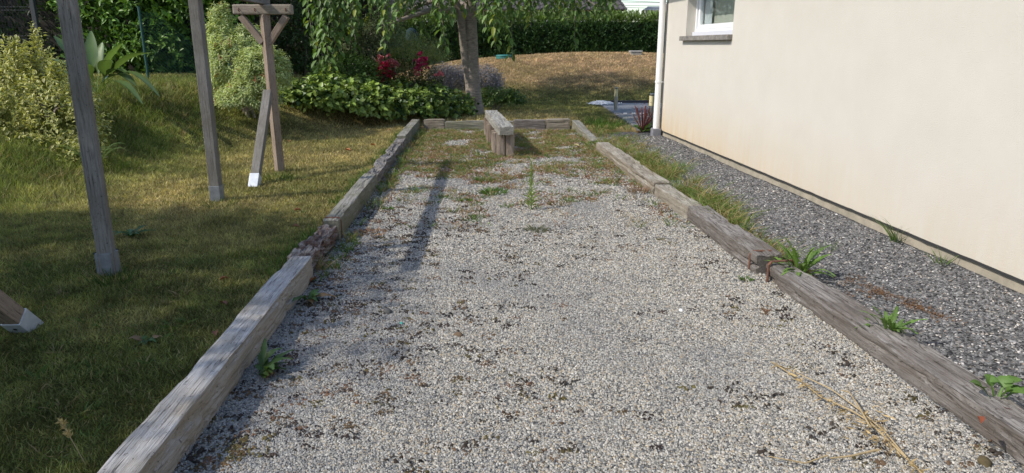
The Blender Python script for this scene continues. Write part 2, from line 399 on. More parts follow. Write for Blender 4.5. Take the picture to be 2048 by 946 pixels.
# rain-splash staining: a yellowish soil tide mark low on the wall, strongest by the downpipe, broken into streaks
stv = noise_tex(nt, coords(nt, (9, 9, .9)), 1.5, 5, .6)
hz = nd(nt, 'ShaderNodeMapRange'); hz.inputs[1].default_value = .95; hz.inputs[2].default_value = .05; nt.links.new(sp.outputs[2], hz.inputs[0])
hx = nd(nt, 'ShaderNodeMapRange'); hx.inputs[1].default_value = 6.5; hx.inputs[2].default_value = .0; hx.inputs[3].default_value = .25; nt.links.new(sp.outputs[0], hx.inputs[0])
p1 = nt.nodes.new('ShaderNodeMath'); p1.operation = 'POWER'; p1.inputs[1].default_value = 1.8; nt.links.new(hz.outputs[0], p1.inputs[0])
p2 = nt.nodes.new('ShaderNodeMath'); p2.operation = 'MULTIPLY'; nt.links.new(p1.outputs[0], p2.inputs[0]); nt.links.new(hx.outputs[0], p2.inputs[1])
p3 = nt.nodes.new('ShaderNodeMath'); p3.operation = 'MULTIPLY'; nt.links.new(p2.outputs[0], p3.inputs[0])
sr = nd(nt, 'ShaderNodeMapRange'); sr.inputs[1].default_value = .3; sr.inputs[2].default_value = .62; sr.inputs[3].default_value = .45; nt.links.new(stv, sr.inputs[0]); nt.links.new(sr.outputs[0], p3.inputs[1])
c = mix(nt, p3.outputs[0], c, (.56, .40, .20))
nt.links.new(c, b.inputs['Base Color']); b.inputs['Roughness'].default_value = .92; b.inputs['Specular IOR Level'].default_value = .15
bump(nt, b, fine, .55, .008)
M_plinth = plain('plinth_concrete', (.33, .29, .22), .9, 0, 9, .25, .3)
M_gap = plain('damp_course_black', (.03, .03, .03), .8)
M_pvc = plain('white_pvc', (.80, .81, .82), .35)
M_pipe = plain('white_downpipe_pvc', (.82, .82, .80), .4)
M_shoe = plain('grey_cast_shoe', (.2, .2, .22), .7, 0, 20, .2, .3)
M_sill = plain('weathered_concrete_sill', (.2, .185, .165), .9, 0, 22, .5, .5)
M_alu = plain('grey_window_flashing', (.62, .63, .68), .45)
M_glass, nt, b = newmat('window_glass')
tr_ = nt.nodes.new('ShaderNodeBsdfTransparent'); tr_.inputs[0].default_value = (.9, .93, .92, 1)
gl_ = nt.nodes.new('ShaderNodeBsdfGlossy'); gl_.inputs['Roughness'].default_value = .03
lw_ = nt.nodes.new('ShaderNodeLayerWeight'); lw_.inputs[0].default_value = .5
fr_ = nt.nodes.new('ShaderNodeMath'); fr_.operation = 'POWER'; fr_.inputs[1].default_value = 5.0; nt.links.new(lw_.outputs['Facing'], fr_.inputs[0])
mg_ = nt.nodes.new('ShaderNodeMixShader'); nt.links.new(fr_.outputs[0], mg_.inputs[0]); nt.links.new(tr_.outputs[0], mg_.inputs[1]); nt.links.new(gl_.outputs[0], mg_.inputs[2])
nt.links.new(mg_.outputs[0], nt.nodes['Material Output'].inputs[0])
M_curtain = plain('pale_curtain_cloth', (.50, .48, .42), .9, 0, 30, .05)
M_curtain_gr = plain('grey_net_curtain', (.55, .57, .6), .9)
M_room = plain('room_plaster', (.45, .43, .38), .9)
M_rtile = plain('dark_roof_tile', (.075, .068, .066), .8, 0, 8, .35, .3)

house = empty('house', (2.48, 11.65, 0), HROT, 'cream rendered house with white window beside the gravel court', 'house')
U_END = 14.5; Z_TOP = 2.85; ZB = .135; DEPTH = 8.0
def wall_u(px):
    k = (px-1024)/FPX        # x = k*d ; wall point = origin+u*(.0774,-1)/WL ; take z at 1.9
    best = None
    for i in range(1500):
        u = i*.008; x = 2.48+u*.0774/WL; y = 11.65-u/WL
        d = y*math.cos(PITCH)-(1.6-CAM_H)*math.sin(PITCH)
        e = abs(x/d-k)
        if best is None or e < best[0]: best = (e, u)
    return best[1]
U0 = wall_u(1371); U1 = wall_u(1464); ZS = 1.625; ZW = 2.55
def rects_mesh(rs, y=0.0):
    V = []; F = []
    for (a0, a1, z0, z1) in rs:
        o = len(V); V += [(a0, y, z0), (a1, y, z0), (a1, y, z1), (a0, y, z1)]; F.append((o, o+1, o+2, o+3))
    return V, F
V, F = rects_mesh([(0, U0, ZB, Z_TOP), (U0, U1, ZB, ZS), (U0, U1, ZW, Z_TOP), (U1, U_END, ZB, Z_TOP)])
o = len(V)     # underside edge, far gable, back and near gable walls
V += [(0, 0, ZB), (0, 0, Z_TOP), (0, DEPTH, Z_TOP), (0, DEPTH, ZB), (U_END, 0, ZB), (U_END, 0, Z_TOP), (U_END, DEPTH, Z_TOP), (U_END, DEPTH, ZB), (0, DEPTH/2, Z_TOP+3.0), (U_END, DEPTH/2, Z_TOP+3.0)]
F += [(o, o+1, o+2, o+3), (o+4, o+7, o+6, o+5), (o+3, o+2, o+6, o+7), (o+1, o+8, o+2), (o+5, o+6, o+9), (o, o+3, o+7, o+4)]
link_mesh('wall', pymesh('wall', V, F), M_render, house)
RD = .19
V = [(U0, 0, ZS), (U0, 0, ZW), (U0, RD, ZW), (U0, RD, ZS), (U1, 0, ZS), (U1, 0, ZW), (U1, RD, ZW), (U1, RD, ZS)]
link_mesh('window_reveal', pymesh('window_reveal', V, [(0, 1, 2, 3), (4, 7, 6, 5), (1, 5, 6, 2), (0, 3, 7, 4)]), M_render, house)
obox('plinth', .012, U_END-.01, .018, .25, -.3, ZB-.012, M_plinth, house)
# ragged black joint between render and plinth
nn = 220; V = []; F = []
for i in range(nn+1):
    u = .003+(U_END-.02)*i/nn; w = .006*mnoise.noise(Vector((u*4, 0, 3)))+.004*mnoise.noise(Vector((u*17, 2, 3)))
    V += [(u, -.004, ZB-.016+w), (u, -.004, ZB+.002+w*.8), (u, .02, ZB-.014)]
    if i: k = 3*i; F += [(k-3, k, k+1, k-2), (k-3, k-1, k+2, k)]
link_mesh('damp_course', pymesh('damp_course', V, F), M_gap, house)
win = empty('window', (0, 0, 0)); win.parent = house
fw = .05
def frame4(name, a0, a1, z0, z1, w, y0, y1, mat, parent):
    ps = []
    for (p, q, r, s) in ((a0, a1, z0, z0+w), (a0, a1, z1-w, z1), (a0, a0+w, z0+w, z1-w), (a1-w, a1, z0+w, z1-w)):
        v = [(x, y, z) for x in (p, q) for y in (y0, y1) for z in (r, s)]
        ps.append((v, [(0, 1, 3, 2), (4, 6, 7, 5), (0, 4, 5, 1), (2, 3, 7, 6), (0, 2, 6, 4), (1, 5, 7, 3)]))
    v, f = merge(ps); return link_mesh(name, pymesh(name, v, f), mat, parent)
frame4('window_frame', U0+.002, U1-.002, ZS+.045, ZW-.002, fw, RD-.06, RD+.01, M_pvc, win)
frame4('sash', U0+fw+.035, U1-fw-.004, ZS+.045+fw+.004, ZW-fw-.006, .06, RD-.045, RD+.004, M_pvc, win)
obox('frame_post', U0+fw+.002, U0+fw+.033, RD-.03, RD+.006, ZS+.1, ZW-.06, M_alu, win)
obox('pane', U0+.14, U1-.11, RD-.022, RD-.016, ZS+.15, ZW-.11, M_glass, win)
obox('flashing', U0+.0025, U1-.0025, RD-.095, RD-.062, ZS+.006, ZS+.06, M_alu, win)
# curtains with folds, and the lit room behind
def curtain(a0, a1, y, amp, fr, mat, nm):
    V = []; F = []; n = 60
    for i in range(n+1):
        u = a0+(a1-a0)*i/n; yy = y+amp*math.sin(fr*u+.6*math.sin(fr*.37*u))
        V += [(u, yy, ZS-.1), (u, yy, ZW)]
        if i: F.append((2*i-2, 2*i, 2*i+1, 2*i-1))
    return link_mesh(nm, pymesh(nm, V, F, True), mat, win)
curtain(U0+.06, U0+.45, RD+.035, .014, 75, M_curtain_gr, 'curtain')
curtain(U0+.1, U1-.02, RD+.06, .004, 30, M_curtain, 'curtain')
V = [(U0-.3, RD+.06, ZS-.3), (U1+.3, RD+.06, ZS-.3), (U1+.3, RD+1.2, ZS-.3), (U0-.3, RD+1.2, ZS-.3), (U0-.3, RD+.06, ZW+.2), (U1+.3, RD+.06, ZW+.2), (U1+.3, RD+1.2, ZW+.2), (U0-.3, RD+1.2, ZW+.2)]
link_mesh('room_lining', pymesh('room_lining', V, [(0, 1, 2, 3), (7, 6, 5, 4), (3, 2, 6, 7), (0, 3, 7, 4), (1, 5, 6, 2)]), M_room, win)
obox('window_sill', U0-.10, U1+.012, -.065, RD-.055, ZS-.062, ZS+.003, M_sill, house, .007)
dp = empty('downpipe'); dp.parent = house
PX, PY, PR = .07, -.085, .05
tube('pipe', [(PX, PY, .16), (PX, PY, 1.4), (PX, PY, 2.78)], PR, M_pipe, dp, 20)
for z in (.92, 2.3):
    tube('pipe_bracket', [(PX, PY, z-.012), (PX, PY, z+.012)], PR+.008, M_pipe, dp, 20)
    obox('pipe_bracket_stem', PX-.012, PX+.012, PY+PR, -.001, z-.01, z+.01, M_pipe, dp)
obox('shoe', PX-.075, PX+.075, PY-.07, PY+.075, -.02, .165, M_shoe, dp, .012)
OV = .38
def slope(nm, y0, y1, z0, z1):
    V = [(-.3, y0, z0), (U_END+.3, y0, z0), (U_END+.3, y1, z1), (-.3, y1, z1)]
    V += [(x, y, z+.12) for x, y, z in V]
    return V, [(0, 1, 2, 3), (7, 6, 5, 4), (0, 4, 5, 1), (2, 6, 7, 3), (1, 5, 6, 2), (0, 3, 7, 4)]
V, F = merge([slope('a', -OV, DEPTH/2, Z_TOP+.02-OV*.75, Z_TOP+3.02), slope('b', DEPTH+OV, DEPTH/2, Z_TOP+.02-OV*.75, Z_TOP+3.02)])
link_mesh('roof', pymesh('roof', V, F), M_rtile, house)
tube('gutter', [(-.3, -OV-.06, Z_TOP-.2), (U_END+.3, -OV-.06, Z_TOP-.2)], .06, M_pipe, house, 12)

# ------------------------------------------------------------------ railway sleepers round the court
def sleeper(name, label, p0, p1, w, h, mat, seed, z0=-.08, rough=1.0, group='old railway sleepers edging the court', step=.035, cracks=2, loc_z=0.0, tilt=0.0, cat='sleeper', parent=None, taper=None, rot_amt=0.0, inner=0.0):
    p0 = Vector((p0[0], p0[1], 0)); p1 = Vector((p1[0], p1[1], 0)); L = (p1-p0).length
    n = max(8, int(L/step)); per = 64
    prof = []
    rc = .010
    for k in range(per):                       # rounded rectangle cross-section, bottom at 0
        t = k/per*2*(w+h)
        if t < w: y, z, nyz = -w/2+t, 0, (0, -1)
        elif t < w+h: y, z, nyz = w/2, t-w, (1, 0)
        elif t < 2*w+h: y, z, nyz = w/2-(t-w-h), h, (0, 1)
        else: y, z, nyz = -w/2, h-(t-2*w-h), (-1, 0)
        ay, az = abs(y)-(w/2-rc), abs(z-h/2)-(h/2-rc)
        if ay > 0 and az > 0:
            q = math.hypot(ay, az)
            y = math.copysign(w/2-rc+ay/q*rc, y); z = h/2+math.copysign(h/2-rc+az/q*rc, z-h/2); nyz = (math.copysign(ay/q, y), math.copysign(az/q, z-h/2))
        prof.append((y, z, nyz))
    rr = random.Random(seed); V = []; F = []
    cr = [(rr.uniform(.02, .98)*per, rr.uniform(.05, .95)*L, rr.uniform(.15, .5)*L, rr.uniform(.6, 1.2)) for _ in range(cracks*4)]
    pits = [(rr.uniform(.25, .75)*per, rr.uniform(.05, .95)*L, rr.uniform(.02, .05), rr.uniform(.02, .05)) for _ in range(int(cracks*L*1.5))]
    for i in range(n+1):
        x = -L/2+L*i/n; e = min(i, n-i)
        bx = .012*rough*mnoise.noise(Vector((x*1.1, seed*3.1, 0))); bz = .010*rough*mnoise.noise(Vector((x*1.3, 9, seed*2.3)))
        for kp, (y, z, (ny, nz)) in enumerate(prof):
            v = Vector((x*1.6, y*24, z*24+seed*7.7))
            d = .0045*mnoise.noise(v)+.004*mnoise.noise(Vector((x*6, y*40, z*40+seed)))
            d += .014*min(0.0, mnoise.noise(Vector((x*3.3+seed, y*9, z*9)))+.12)*2
            if rot_amt:
                q = mnoise.noise(Vector((x*5+seed, y*14, z*14)))+.6*mnoise.noise(Vector((x*13+seed, y*40, z*40)))
                d += rot_amt*min(0.02, q)*1.0
            if inner and ny < -.5:
                q = mnoise.noise(Vector((x*2.6+seed, y*6, z*13)))+.55*mnoise.noise(Vector((x*8+seed, z*34, 3.1)))+.3*mnoise.noise(Vector((x*22, z*60, seed)))
                d -= inner*(.35+.9*(1-z/h))*max(0.0, q-.05)
            for (ck, cx, cl, cd) in cr:
                f = abs(x+L/2-cx)/cl
                if f < 1:
                    wob = ck+2.2*mnoise.noise(Vector((x*2.4, ck*5.0, seed)))
                    q = abs(kp-wob)
                    if q < 1.0: d -= .016*cd*(1-f)*(1-q)
            for (ck, cx, pr_, pd) in pits:
                f = ((x+L/2-cx)/(pr_*2.2))**2+((kp-ck)/2.2)**2
                if f < 1: d -= pd*.3*(1-f)
            d *= rough
            k = 1.0
            if e == 0: k = .90
            elif e == 1: k = .985
            yy = (y+ny*d)*k+bx; zz = (z+nz*d+bz*(z/h))
            if e == 0: zz = h/2+(zz-h/2)*.93
            if taper: zz *= taper(i/n)
            V.append((x+(.006*mnoise.noise(Vector((y*40, z*40, seed))) if e == 0 else 0), yy, zz))
    for i in range(n):
        for k in range(per):
            F.append((i*per+k, (i+1)*per+k, (i+1)*per+(k+1) % per, i*per+(k+1) % per))
    F.append(tuple(range(per))); F.append(tuple(n*per+k for k in range(per))[::-1])
    me = pymesh(name, V, F, False)
    o = link_mesh(name, me, mat, parent); mid = (p0+p1)/2
    o.location = (mid.x, mid.y, z0+loc_z); o.rotation_euler = (tilt, 0, math.atan2((p1-p0).y, (p1-p0).x))
    if parent is None: tag(o, label, cat, group)
    return o
def strap(parent_sleeper, x, w, h, half=False):
    """thin rusty iron band let into the end of a sleeper"""
    s = .007; V = []; F = []
    pts = [(-w/2-s, .0), (-w/2-s, h-.02), (-w/2+.012, h+s), (w/2-.012, h+s), (w/2+s, h-.02), (w/2+s, 0)]
    for (y, z) in pts:
        V += [(x-.011, y, z), (x+.011, y, z), (x+.011, y*.93, z*.97), (x-.011, y*.93, z*.97)]
    for i in range(len(pts)-1):
        for k in range(4): F.append((4*i+k, 4*i+(k+1) % 4, 4*i+4+(k+1) % 4, 4*i+4+k))
    link_mesh('iron_band', pymesh('iron_band', V, F), M_rust, parent_sleeper)
TH = .238       # depth of a sleeper; its top stands about .17 over the gravel
def row(a, b): return (a, b)
W = .14
def LC(y): return (-1.22-.045*(y-2.0)-W/2, y)
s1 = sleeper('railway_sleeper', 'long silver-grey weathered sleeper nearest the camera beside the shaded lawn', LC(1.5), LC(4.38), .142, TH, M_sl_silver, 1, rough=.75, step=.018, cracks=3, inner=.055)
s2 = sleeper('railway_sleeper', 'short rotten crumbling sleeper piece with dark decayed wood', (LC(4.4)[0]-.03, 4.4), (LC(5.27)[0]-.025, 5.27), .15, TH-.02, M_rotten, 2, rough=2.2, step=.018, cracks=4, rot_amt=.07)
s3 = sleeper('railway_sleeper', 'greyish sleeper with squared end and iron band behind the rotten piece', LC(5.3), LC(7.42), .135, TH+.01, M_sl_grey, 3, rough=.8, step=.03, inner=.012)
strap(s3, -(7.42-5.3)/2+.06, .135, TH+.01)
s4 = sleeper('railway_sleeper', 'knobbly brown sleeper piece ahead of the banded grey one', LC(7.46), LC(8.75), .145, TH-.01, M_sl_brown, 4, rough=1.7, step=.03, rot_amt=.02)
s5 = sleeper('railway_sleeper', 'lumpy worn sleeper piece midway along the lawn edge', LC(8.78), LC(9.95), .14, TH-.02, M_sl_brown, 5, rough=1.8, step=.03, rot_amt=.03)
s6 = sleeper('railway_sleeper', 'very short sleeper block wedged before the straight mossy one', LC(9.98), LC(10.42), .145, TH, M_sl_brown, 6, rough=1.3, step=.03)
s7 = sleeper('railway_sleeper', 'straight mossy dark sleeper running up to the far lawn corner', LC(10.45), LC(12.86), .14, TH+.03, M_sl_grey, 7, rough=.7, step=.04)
FY = 12.82
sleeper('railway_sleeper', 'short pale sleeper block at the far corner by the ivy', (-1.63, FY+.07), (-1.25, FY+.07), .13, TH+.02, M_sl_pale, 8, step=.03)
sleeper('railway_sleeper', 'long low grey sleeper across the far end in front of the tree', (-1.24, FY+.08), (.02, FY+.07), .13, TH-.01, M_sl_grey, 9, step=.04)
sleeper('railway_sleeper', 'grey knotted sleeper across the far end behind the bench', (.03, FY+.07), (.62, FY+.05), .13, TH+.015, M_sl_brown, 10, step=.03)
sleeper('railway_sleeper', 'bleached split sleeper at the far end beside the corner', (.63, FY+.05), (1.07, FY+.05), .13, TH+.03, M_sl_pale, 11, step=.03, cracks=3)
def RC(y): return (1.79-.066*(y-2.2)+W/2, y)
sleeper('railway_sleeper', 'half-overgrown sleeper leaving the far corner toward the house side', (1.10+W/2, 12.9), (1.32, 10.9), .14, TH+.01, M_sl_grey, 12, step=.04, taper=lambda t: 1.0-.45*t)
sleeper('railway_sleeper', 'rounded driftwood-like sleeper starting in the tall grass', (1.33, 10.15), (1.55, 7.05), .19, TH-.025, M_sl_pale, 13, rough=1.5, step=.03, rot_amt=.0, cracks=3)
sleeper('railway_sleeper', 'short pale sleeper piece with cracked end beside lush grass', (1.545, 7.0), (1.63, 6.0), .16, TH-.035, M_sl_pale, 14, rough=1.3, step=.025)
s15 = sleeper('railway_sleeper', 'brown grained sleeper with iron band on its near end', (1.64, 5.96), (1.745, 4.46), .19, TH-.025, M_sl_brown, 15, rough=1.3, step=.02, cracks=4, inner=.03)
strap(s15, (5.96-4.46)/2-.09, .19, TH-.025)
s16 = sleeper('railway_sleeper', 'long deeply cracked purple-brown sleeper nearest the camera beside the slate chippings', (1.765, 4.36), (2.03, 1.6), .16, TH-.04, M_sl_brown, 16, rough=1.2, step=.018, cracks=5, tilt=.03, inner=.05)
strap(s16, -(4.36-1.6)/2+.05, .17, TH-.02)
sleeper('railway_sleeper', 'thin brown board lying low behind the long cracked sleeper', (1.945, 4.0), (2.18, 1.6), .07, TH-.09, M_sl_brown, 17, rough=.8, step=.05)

# ------------------------------------------------------------------ bench of old timbers
B0 = (-.075, 9.5); B1 = (-.36, 12.0)
bench = empty('timber_bench', ((B0[0]+B1[0])/2, (B0[1]+B1[1])/2, 0), math.atan2(B1[1]-B0[1], B1[0]-B0[0]), 'rustic bench of a thick grey timber on upright stumps in the gravel', 'bench')
BL = math.hypot(B1[0]-B0[0], B1[1]-B0[1])
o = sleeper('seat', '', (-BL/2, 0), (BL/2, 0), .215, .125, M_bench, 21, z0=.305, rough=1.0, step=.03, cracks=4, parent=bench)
for k, (bx_, by_, hh, ww) in enumerate(((-BL/2+.12, -.06, .31, .115), (-BL/2+.12, .065, .31, .11), (-BL/2+.40, .075, .30, .15), (-BL/2+.62, .08, .30, .14), (.2, .08, .30, .14), (.55, .07, .30, .14), (.75, -.06, .31, .12), (BL/2-.12, .06, .31, .13), (BL/2-.12, -.06, .31, .12))):
    V = []; F = []; per = 14; n = 12
    for i in range(n+1):
        z = -.08+(hh+.08)*i/n
        for j in range(per):
            t = 2*math.pi*j/per; q = max(abs(math.cos(t)), abs(math.sin(t)))
            r = ww/2/(q**.95)*1.04*(1+.10*mnoise.noise(Vector((math.cos(t)*2.5+k*5, math.sin(t)*2.5, z*3)))+.05*mnoise.noise(Vector((math.cos(t)*9+k, math.sin(t)*9, z*2))))
            V.append((bx_+r*math.cos(t), by_+r*math.sin(t), z))
    for i in range(n):
        for j in range(per): F.append((i*per+j, i*per+(j+1) % per, (i+1)*per+(j+1) % per, (i+1)*per+j))
    F.append(tuple(n*per+j for j in range(per)))
    link_mesh('leg', pymesh('leg', V, F), M_leg, bench)

# ------------------------------------------------------------------ washing-line frame on the lawn
def gz1(x, y): return float(ground_z(np.array([x]), np.array([y]))[0])
def beam(name, p0, p1, w, d, mat, parent, seed=0, rz=0.0, bev=.006):
    """squared timber from p0 to p1; local Z (or X) runs along the grain"""
    p0 = Vector(p0); p1 = Vector(p1); L = (p1-p0).length
    o = obox(name, -w/2, w/2, -d/2, d/2, 0, L, mat, parent, bev)
    q = (p1-p0).to_track_quat('Z', 'Y'); o.rotation_mode = 'QUATERNION'
    if rz: 
        from mathutils import Quaternion
        q = q @ Quaternion((0, 0, 1), rz)
    o.rotation_quaternion = q; o.location = p0; return o
frame = empty('washing_line_frame', (-2.8, 6.0, 0), 0, 'tall timber washing-line frame with T-shaped ends standing on the lawn', 'frame')
def fl(x, y, z): return (x+2.8, y-6.0, z)
ZT = 1.945
def tpost(x, y, sgn, mat):
    zg = gz1(x, y)
    pt = beam('post', fl(x, y, zg-.02), fl(x-.02, y+.02*sgn, ZT-.11), .09, .09, mat, frame)
    cx = x-.03
    cr = obox('crosspiece', -.335, .335, -.05, .05, 0, .11, M_cross, frame, .018, fl(cx, y+.02*sgn, ZT-.11))
    for hx in (-.26, -.08, .27):
        tube('line_hook', [(hx, -.05*sgn, .065), (hx+.004, -.075*sgn, .06), (hx+.01, -.085*sgn, .045), (hx+.014, -.07*sgn, .03)], .006, M_rust, cr, 6)
    for s in (-1, 1):
        beam('knee_brace', fl(cx+s*.035, y+.02*sgn, ZT-.42), fl(cx+s*.26, y+.02*sgn, ZT-.125), .075, .07, mat, frame)
    return pt
tpost(-2.80, 8.23, 1, M_post_br)
stub = empty('braced_stub_post', (-2.8, 6.0, 0), 0, 'leaning timber strut with metal shoe at the shaded edge of the lawn', 'post')
beam('post', fl(-2.575, 2.5, 0), fl(-2.575, 2.5, 1.06), .09, .09, M_post_br, stub)
frame_main = frame
for (xp, yp, xf, yf) in ((-2.815, 8.18, -2.775, 7.30), (-2.58, 2.55, -2.605, 3.45)):
    frame = frame_main if yf > 5 else stub
    sg = 1 if yf > yp else -1
    zf = gz1(xf, yf)
    a = Vector(fl(xf, yf, zf)); bb = Vector(fl(xp, yp+sg*.06, .98))
    d = (bb-a).normalized()
    br = beam('brace', a+d*.02, bb, .09, .09, M_post if yf > 5 else M_post_br, frame)
    sh = beam('brace_shoe', a-d*.03, a+d*.14, .099, .099, M_galv_white, frame, bev=.003)
    for zz, yy in ((.05, 0), (.12, 0)):
        obox('bolt_hole', -.009, .009, -.053, -.0485, zz-.009, zz+.009, M_dark_screw, sh, .003)
frame = frame_main
for k, (x, y, lx, ly) in enumerate(((-2.69, 4.38, -.015, .05), (-2.88, 6.6, -.0, .02))):
    zg = gz1(x, y)
    beam('post', fl(x, y, zg+.02), fl(x+lx, y+ly, ZT+.002), .095, .095, M_post, frame)
    sh = beam('post_shoe', fl(x, y, zg-.05), fl(x, y, zg+.155), .104, .104, M_galv, frame, bev=.004)
    if k == 0:
        tube('wire_loop', [(-.052, -.056, .205), (.052, -.056, .205), (.056, .05, .205)], .004, M_dark_screw, sh, 5)
stub.location = (-2.64, 2.5, 0)
for ch in stub.children: ch.location += Vector((-.16, 3.5, 0))
rb = beam('ridge_beam', fl(-2.69, 3.75, ZT+.04), fl(-2.835, 8.42, ZT+.04), .07, .075, M_post, frame)

# ------------------------------------------------------------------ plants: generators
LEAF8 = (np.array([[0, 0, 0], [-.42, .32, .10], [0, .34, -.02], [.42, .32, .10], [-.36, .68, .07], [0, .68, -.03], [.36, .68, .07], [0, 1.0, -.12]]),
         np.array([[0, 2, 1], [0, 3, 2], [1, 2, 5], [1, 5, 4], [2, 3, 6], [2, 6, 5], [4, 5, 7], [5, 6, 7]]), np.array([0, 1, 0, 1, 1, 0, 1, 1.]))
LEAF4 = (np.array([[0, 0, 0], [-.42, .45, .08], [.42, .45, .08], [0, 1.0, -.08], [0, .5, -.03]]),
         np.array([[0, 4, 1], [0, 2, 4], [1, 4, 3], [4, 2, 3]]), np.array([0, 1, 1, 1, 0.]))
LEAF2 = (np.array([[0, 0, 0], [-.4, .5, .06], [.4, .5, .06], [0, 1.0, -.06]]), np.array([[0, 2, 1], [1, 2, 3]]), np.array([0, .5, .5, 1.]))
HEART = (np.array([[0, .0, 0], [-.38, -.12, .05], [-.56, .22, .07], [-.36, .62, .03], [0, 1.0, -.1], [.36, .62, .03], [.56, .22, .07], [.38, -.12, .05], [0, .4, -.04]]),
         np.array([[8, 1, 0], [8, 2, 1], [8, 3, 2], [8, 4, 3], [8, 5, 4], [8, 6, 5], [8, 7, 6], [8, 0, 7]]), np.array([.6, 1, 1, 1, 1, 1, 1, 1, 0.]))
def unit(v): return v/np.maximum(np.linalg.norm(v, axis=-1, keepdims=True), 1e-9)
def leaves(tmpl, P, D, N, length, width, c_in, c_out):
    TV, TF, TW = tmpl
    D = unit(D); X = unit(np.cross(D, N)); N = np.cross(X, D)
    k = len(P)
    V = (TV[None, :, 0, None]*X[:, None, :]*np.asarray(width).reshape(-1, 1, 1)
         + TV[None, :, 1, None]*D[:, None, :]*np.asarray(length).reshape(-1, 1, 1)
         + TV[None, :, 2, None]*N[:, None, :]*np.asarray(length).reshape(-1, 1, 1))+P[:, None, :]
    T = (TF[None]+len(TV)*np.arange(k)[:, None, None]).reshape(-1, 3)
    c = c_in[:, None, :]*(1-TW[None, :, None])+c_out[:, None, :]*TW[None, :, None]
    return V.reshape(-1, 3), T, c.reshape(-1, 3)
def cat_np(parts):
    V = []; T = []; Cc = []; o = 0
    for v, t, c in parts:
        V.append(v); T.append(t+o); Cc.append(c); o += len(v)
    return np.concatenate(V), np.concatenate(T), np.concatenate(Cc)
def sphere_dirs(n, zmin=-.5):
    z = rng.uniform(zmin, 1, n); t = rng.uniform(0, 2*math.pi, n); r = np.sqrt(np.maximum(0, 1-z*z))
    return np.stack([r*np.cos(t), r*np.sin(t), z], 1)
def lobe_points(lobes, n, shell=.14, zmin=-.45):
    L = np.array(lobes, float); wgt = (L[:, 3]*L[:, 4]+L[:, 4]*L[:, 5]+L[:, 3]*L[:, 5]); wgt /= wgt.sum()
    P = []; D = []; got = 0
    while got < n:
        m = n*2; i = rng.choice(len(L), m, p=wgt); d = sphere_dirs(m, zmin)
        r = 1-np.abs(rng.normal(0, shell, m))
        p = L[i, :3]+d*L[i, 3:]*r[:, None]
        inside = np.zeros(m, bool)
        for l in L: inside |= (((p-l[:3])/l[3:])**2).sum(1) < .58
        p = p[~inside]; d = unit(d[~inside]/L[i[~inside], 3:]*L[:, 3:].mean())
        P.append(p); D.append(d); got += len(p)
    return np.concatenate(P)[:n], np.concatenate(D)[:n]
def shoots(lobes, n, m, tl, leaf_l, leaf_w, c_in, c_out, tmpl=LEAF4, up=.3, spread=1.0, shell=.14, droop=0.0, var=.3, zmin=-.45, tipcol=None, tipfrac=0.0, jit=.3, mask=None):
    """n twigs on the lobes' skin, m leaves along each twig"""
    P, D = lobe_points(lobes, n, shell, zmin)
    if mask is not None:
        k = mask(P); P, D = P[k], D[k]; n = len(P)
    A = unit(D+np.array([0, 0, up])+rng.normal(0, jit, (n, 3)))
    t = (np.arange(m)+.5)/m
    ln = tl*rng.uniform(.6, 1.3, n)
    Q = P[:, None, :]+A[:, None, :]*(t[None, :, None]-.55)*ln[:, None, None]
    Q[:, :, 2] -= droop*(t[None, :]**2)*ln[:, None]
    az = (np.arange(m)*2.4)[None]+rng.uniform(0, 6.28, (n, 1))+rng.normal(0, .25, (n, m))
    B = unit(np.cross(A, np.array([.3, .2, .93]))+1e-6); Cx = np.cross(A, B)
    side = B[:, None, :]*np.cos(az)[..., None]+Cx[:, None, :]*np.sin(az)[..., None]
    LD = unit(side*spread+A[:, None, :]*(.35+.7*t[None, :, None])+np.array([0, 0, -droop*1.2]))
    LN = unit(A[:, None, :]*.8+np.array([0, 0, .7])-side*.2+rng.normal(0, .3, (n, m, 3)))
    k = n*m; Q = Q.reshape(-1, 3); LD = LD.reshape(-1, 3); LN = LN.reshape(-1, 3)
    s = rng.uniform(.65, 1.2, k)*(1-.3*np.tile(t, n))
    vr = rng.uniform(1-var, 1+var, (k, 1))*np.repeat(rng.uniform(1-var*.7, 1+var*.7, (n, 1)), m, 0)
    ci = np.array(c_in)[None]*vr; co = np.array(c_out)[None]*vr
    if tipcol is not None:
        sel = np.repeat(rng.uniform(0, 1, n) < tipfrac, m) & (np.tile(t, n) > .55)
        ci[sel] = np.array(tipcol)*rng.uniform(.7, 1.3, (sel.sum(), 1)); co[sel] = ci[sel]
    return leaves(tmpl, Q, LD, LN, leaf_l*s, leaf_w*s, ci, co)
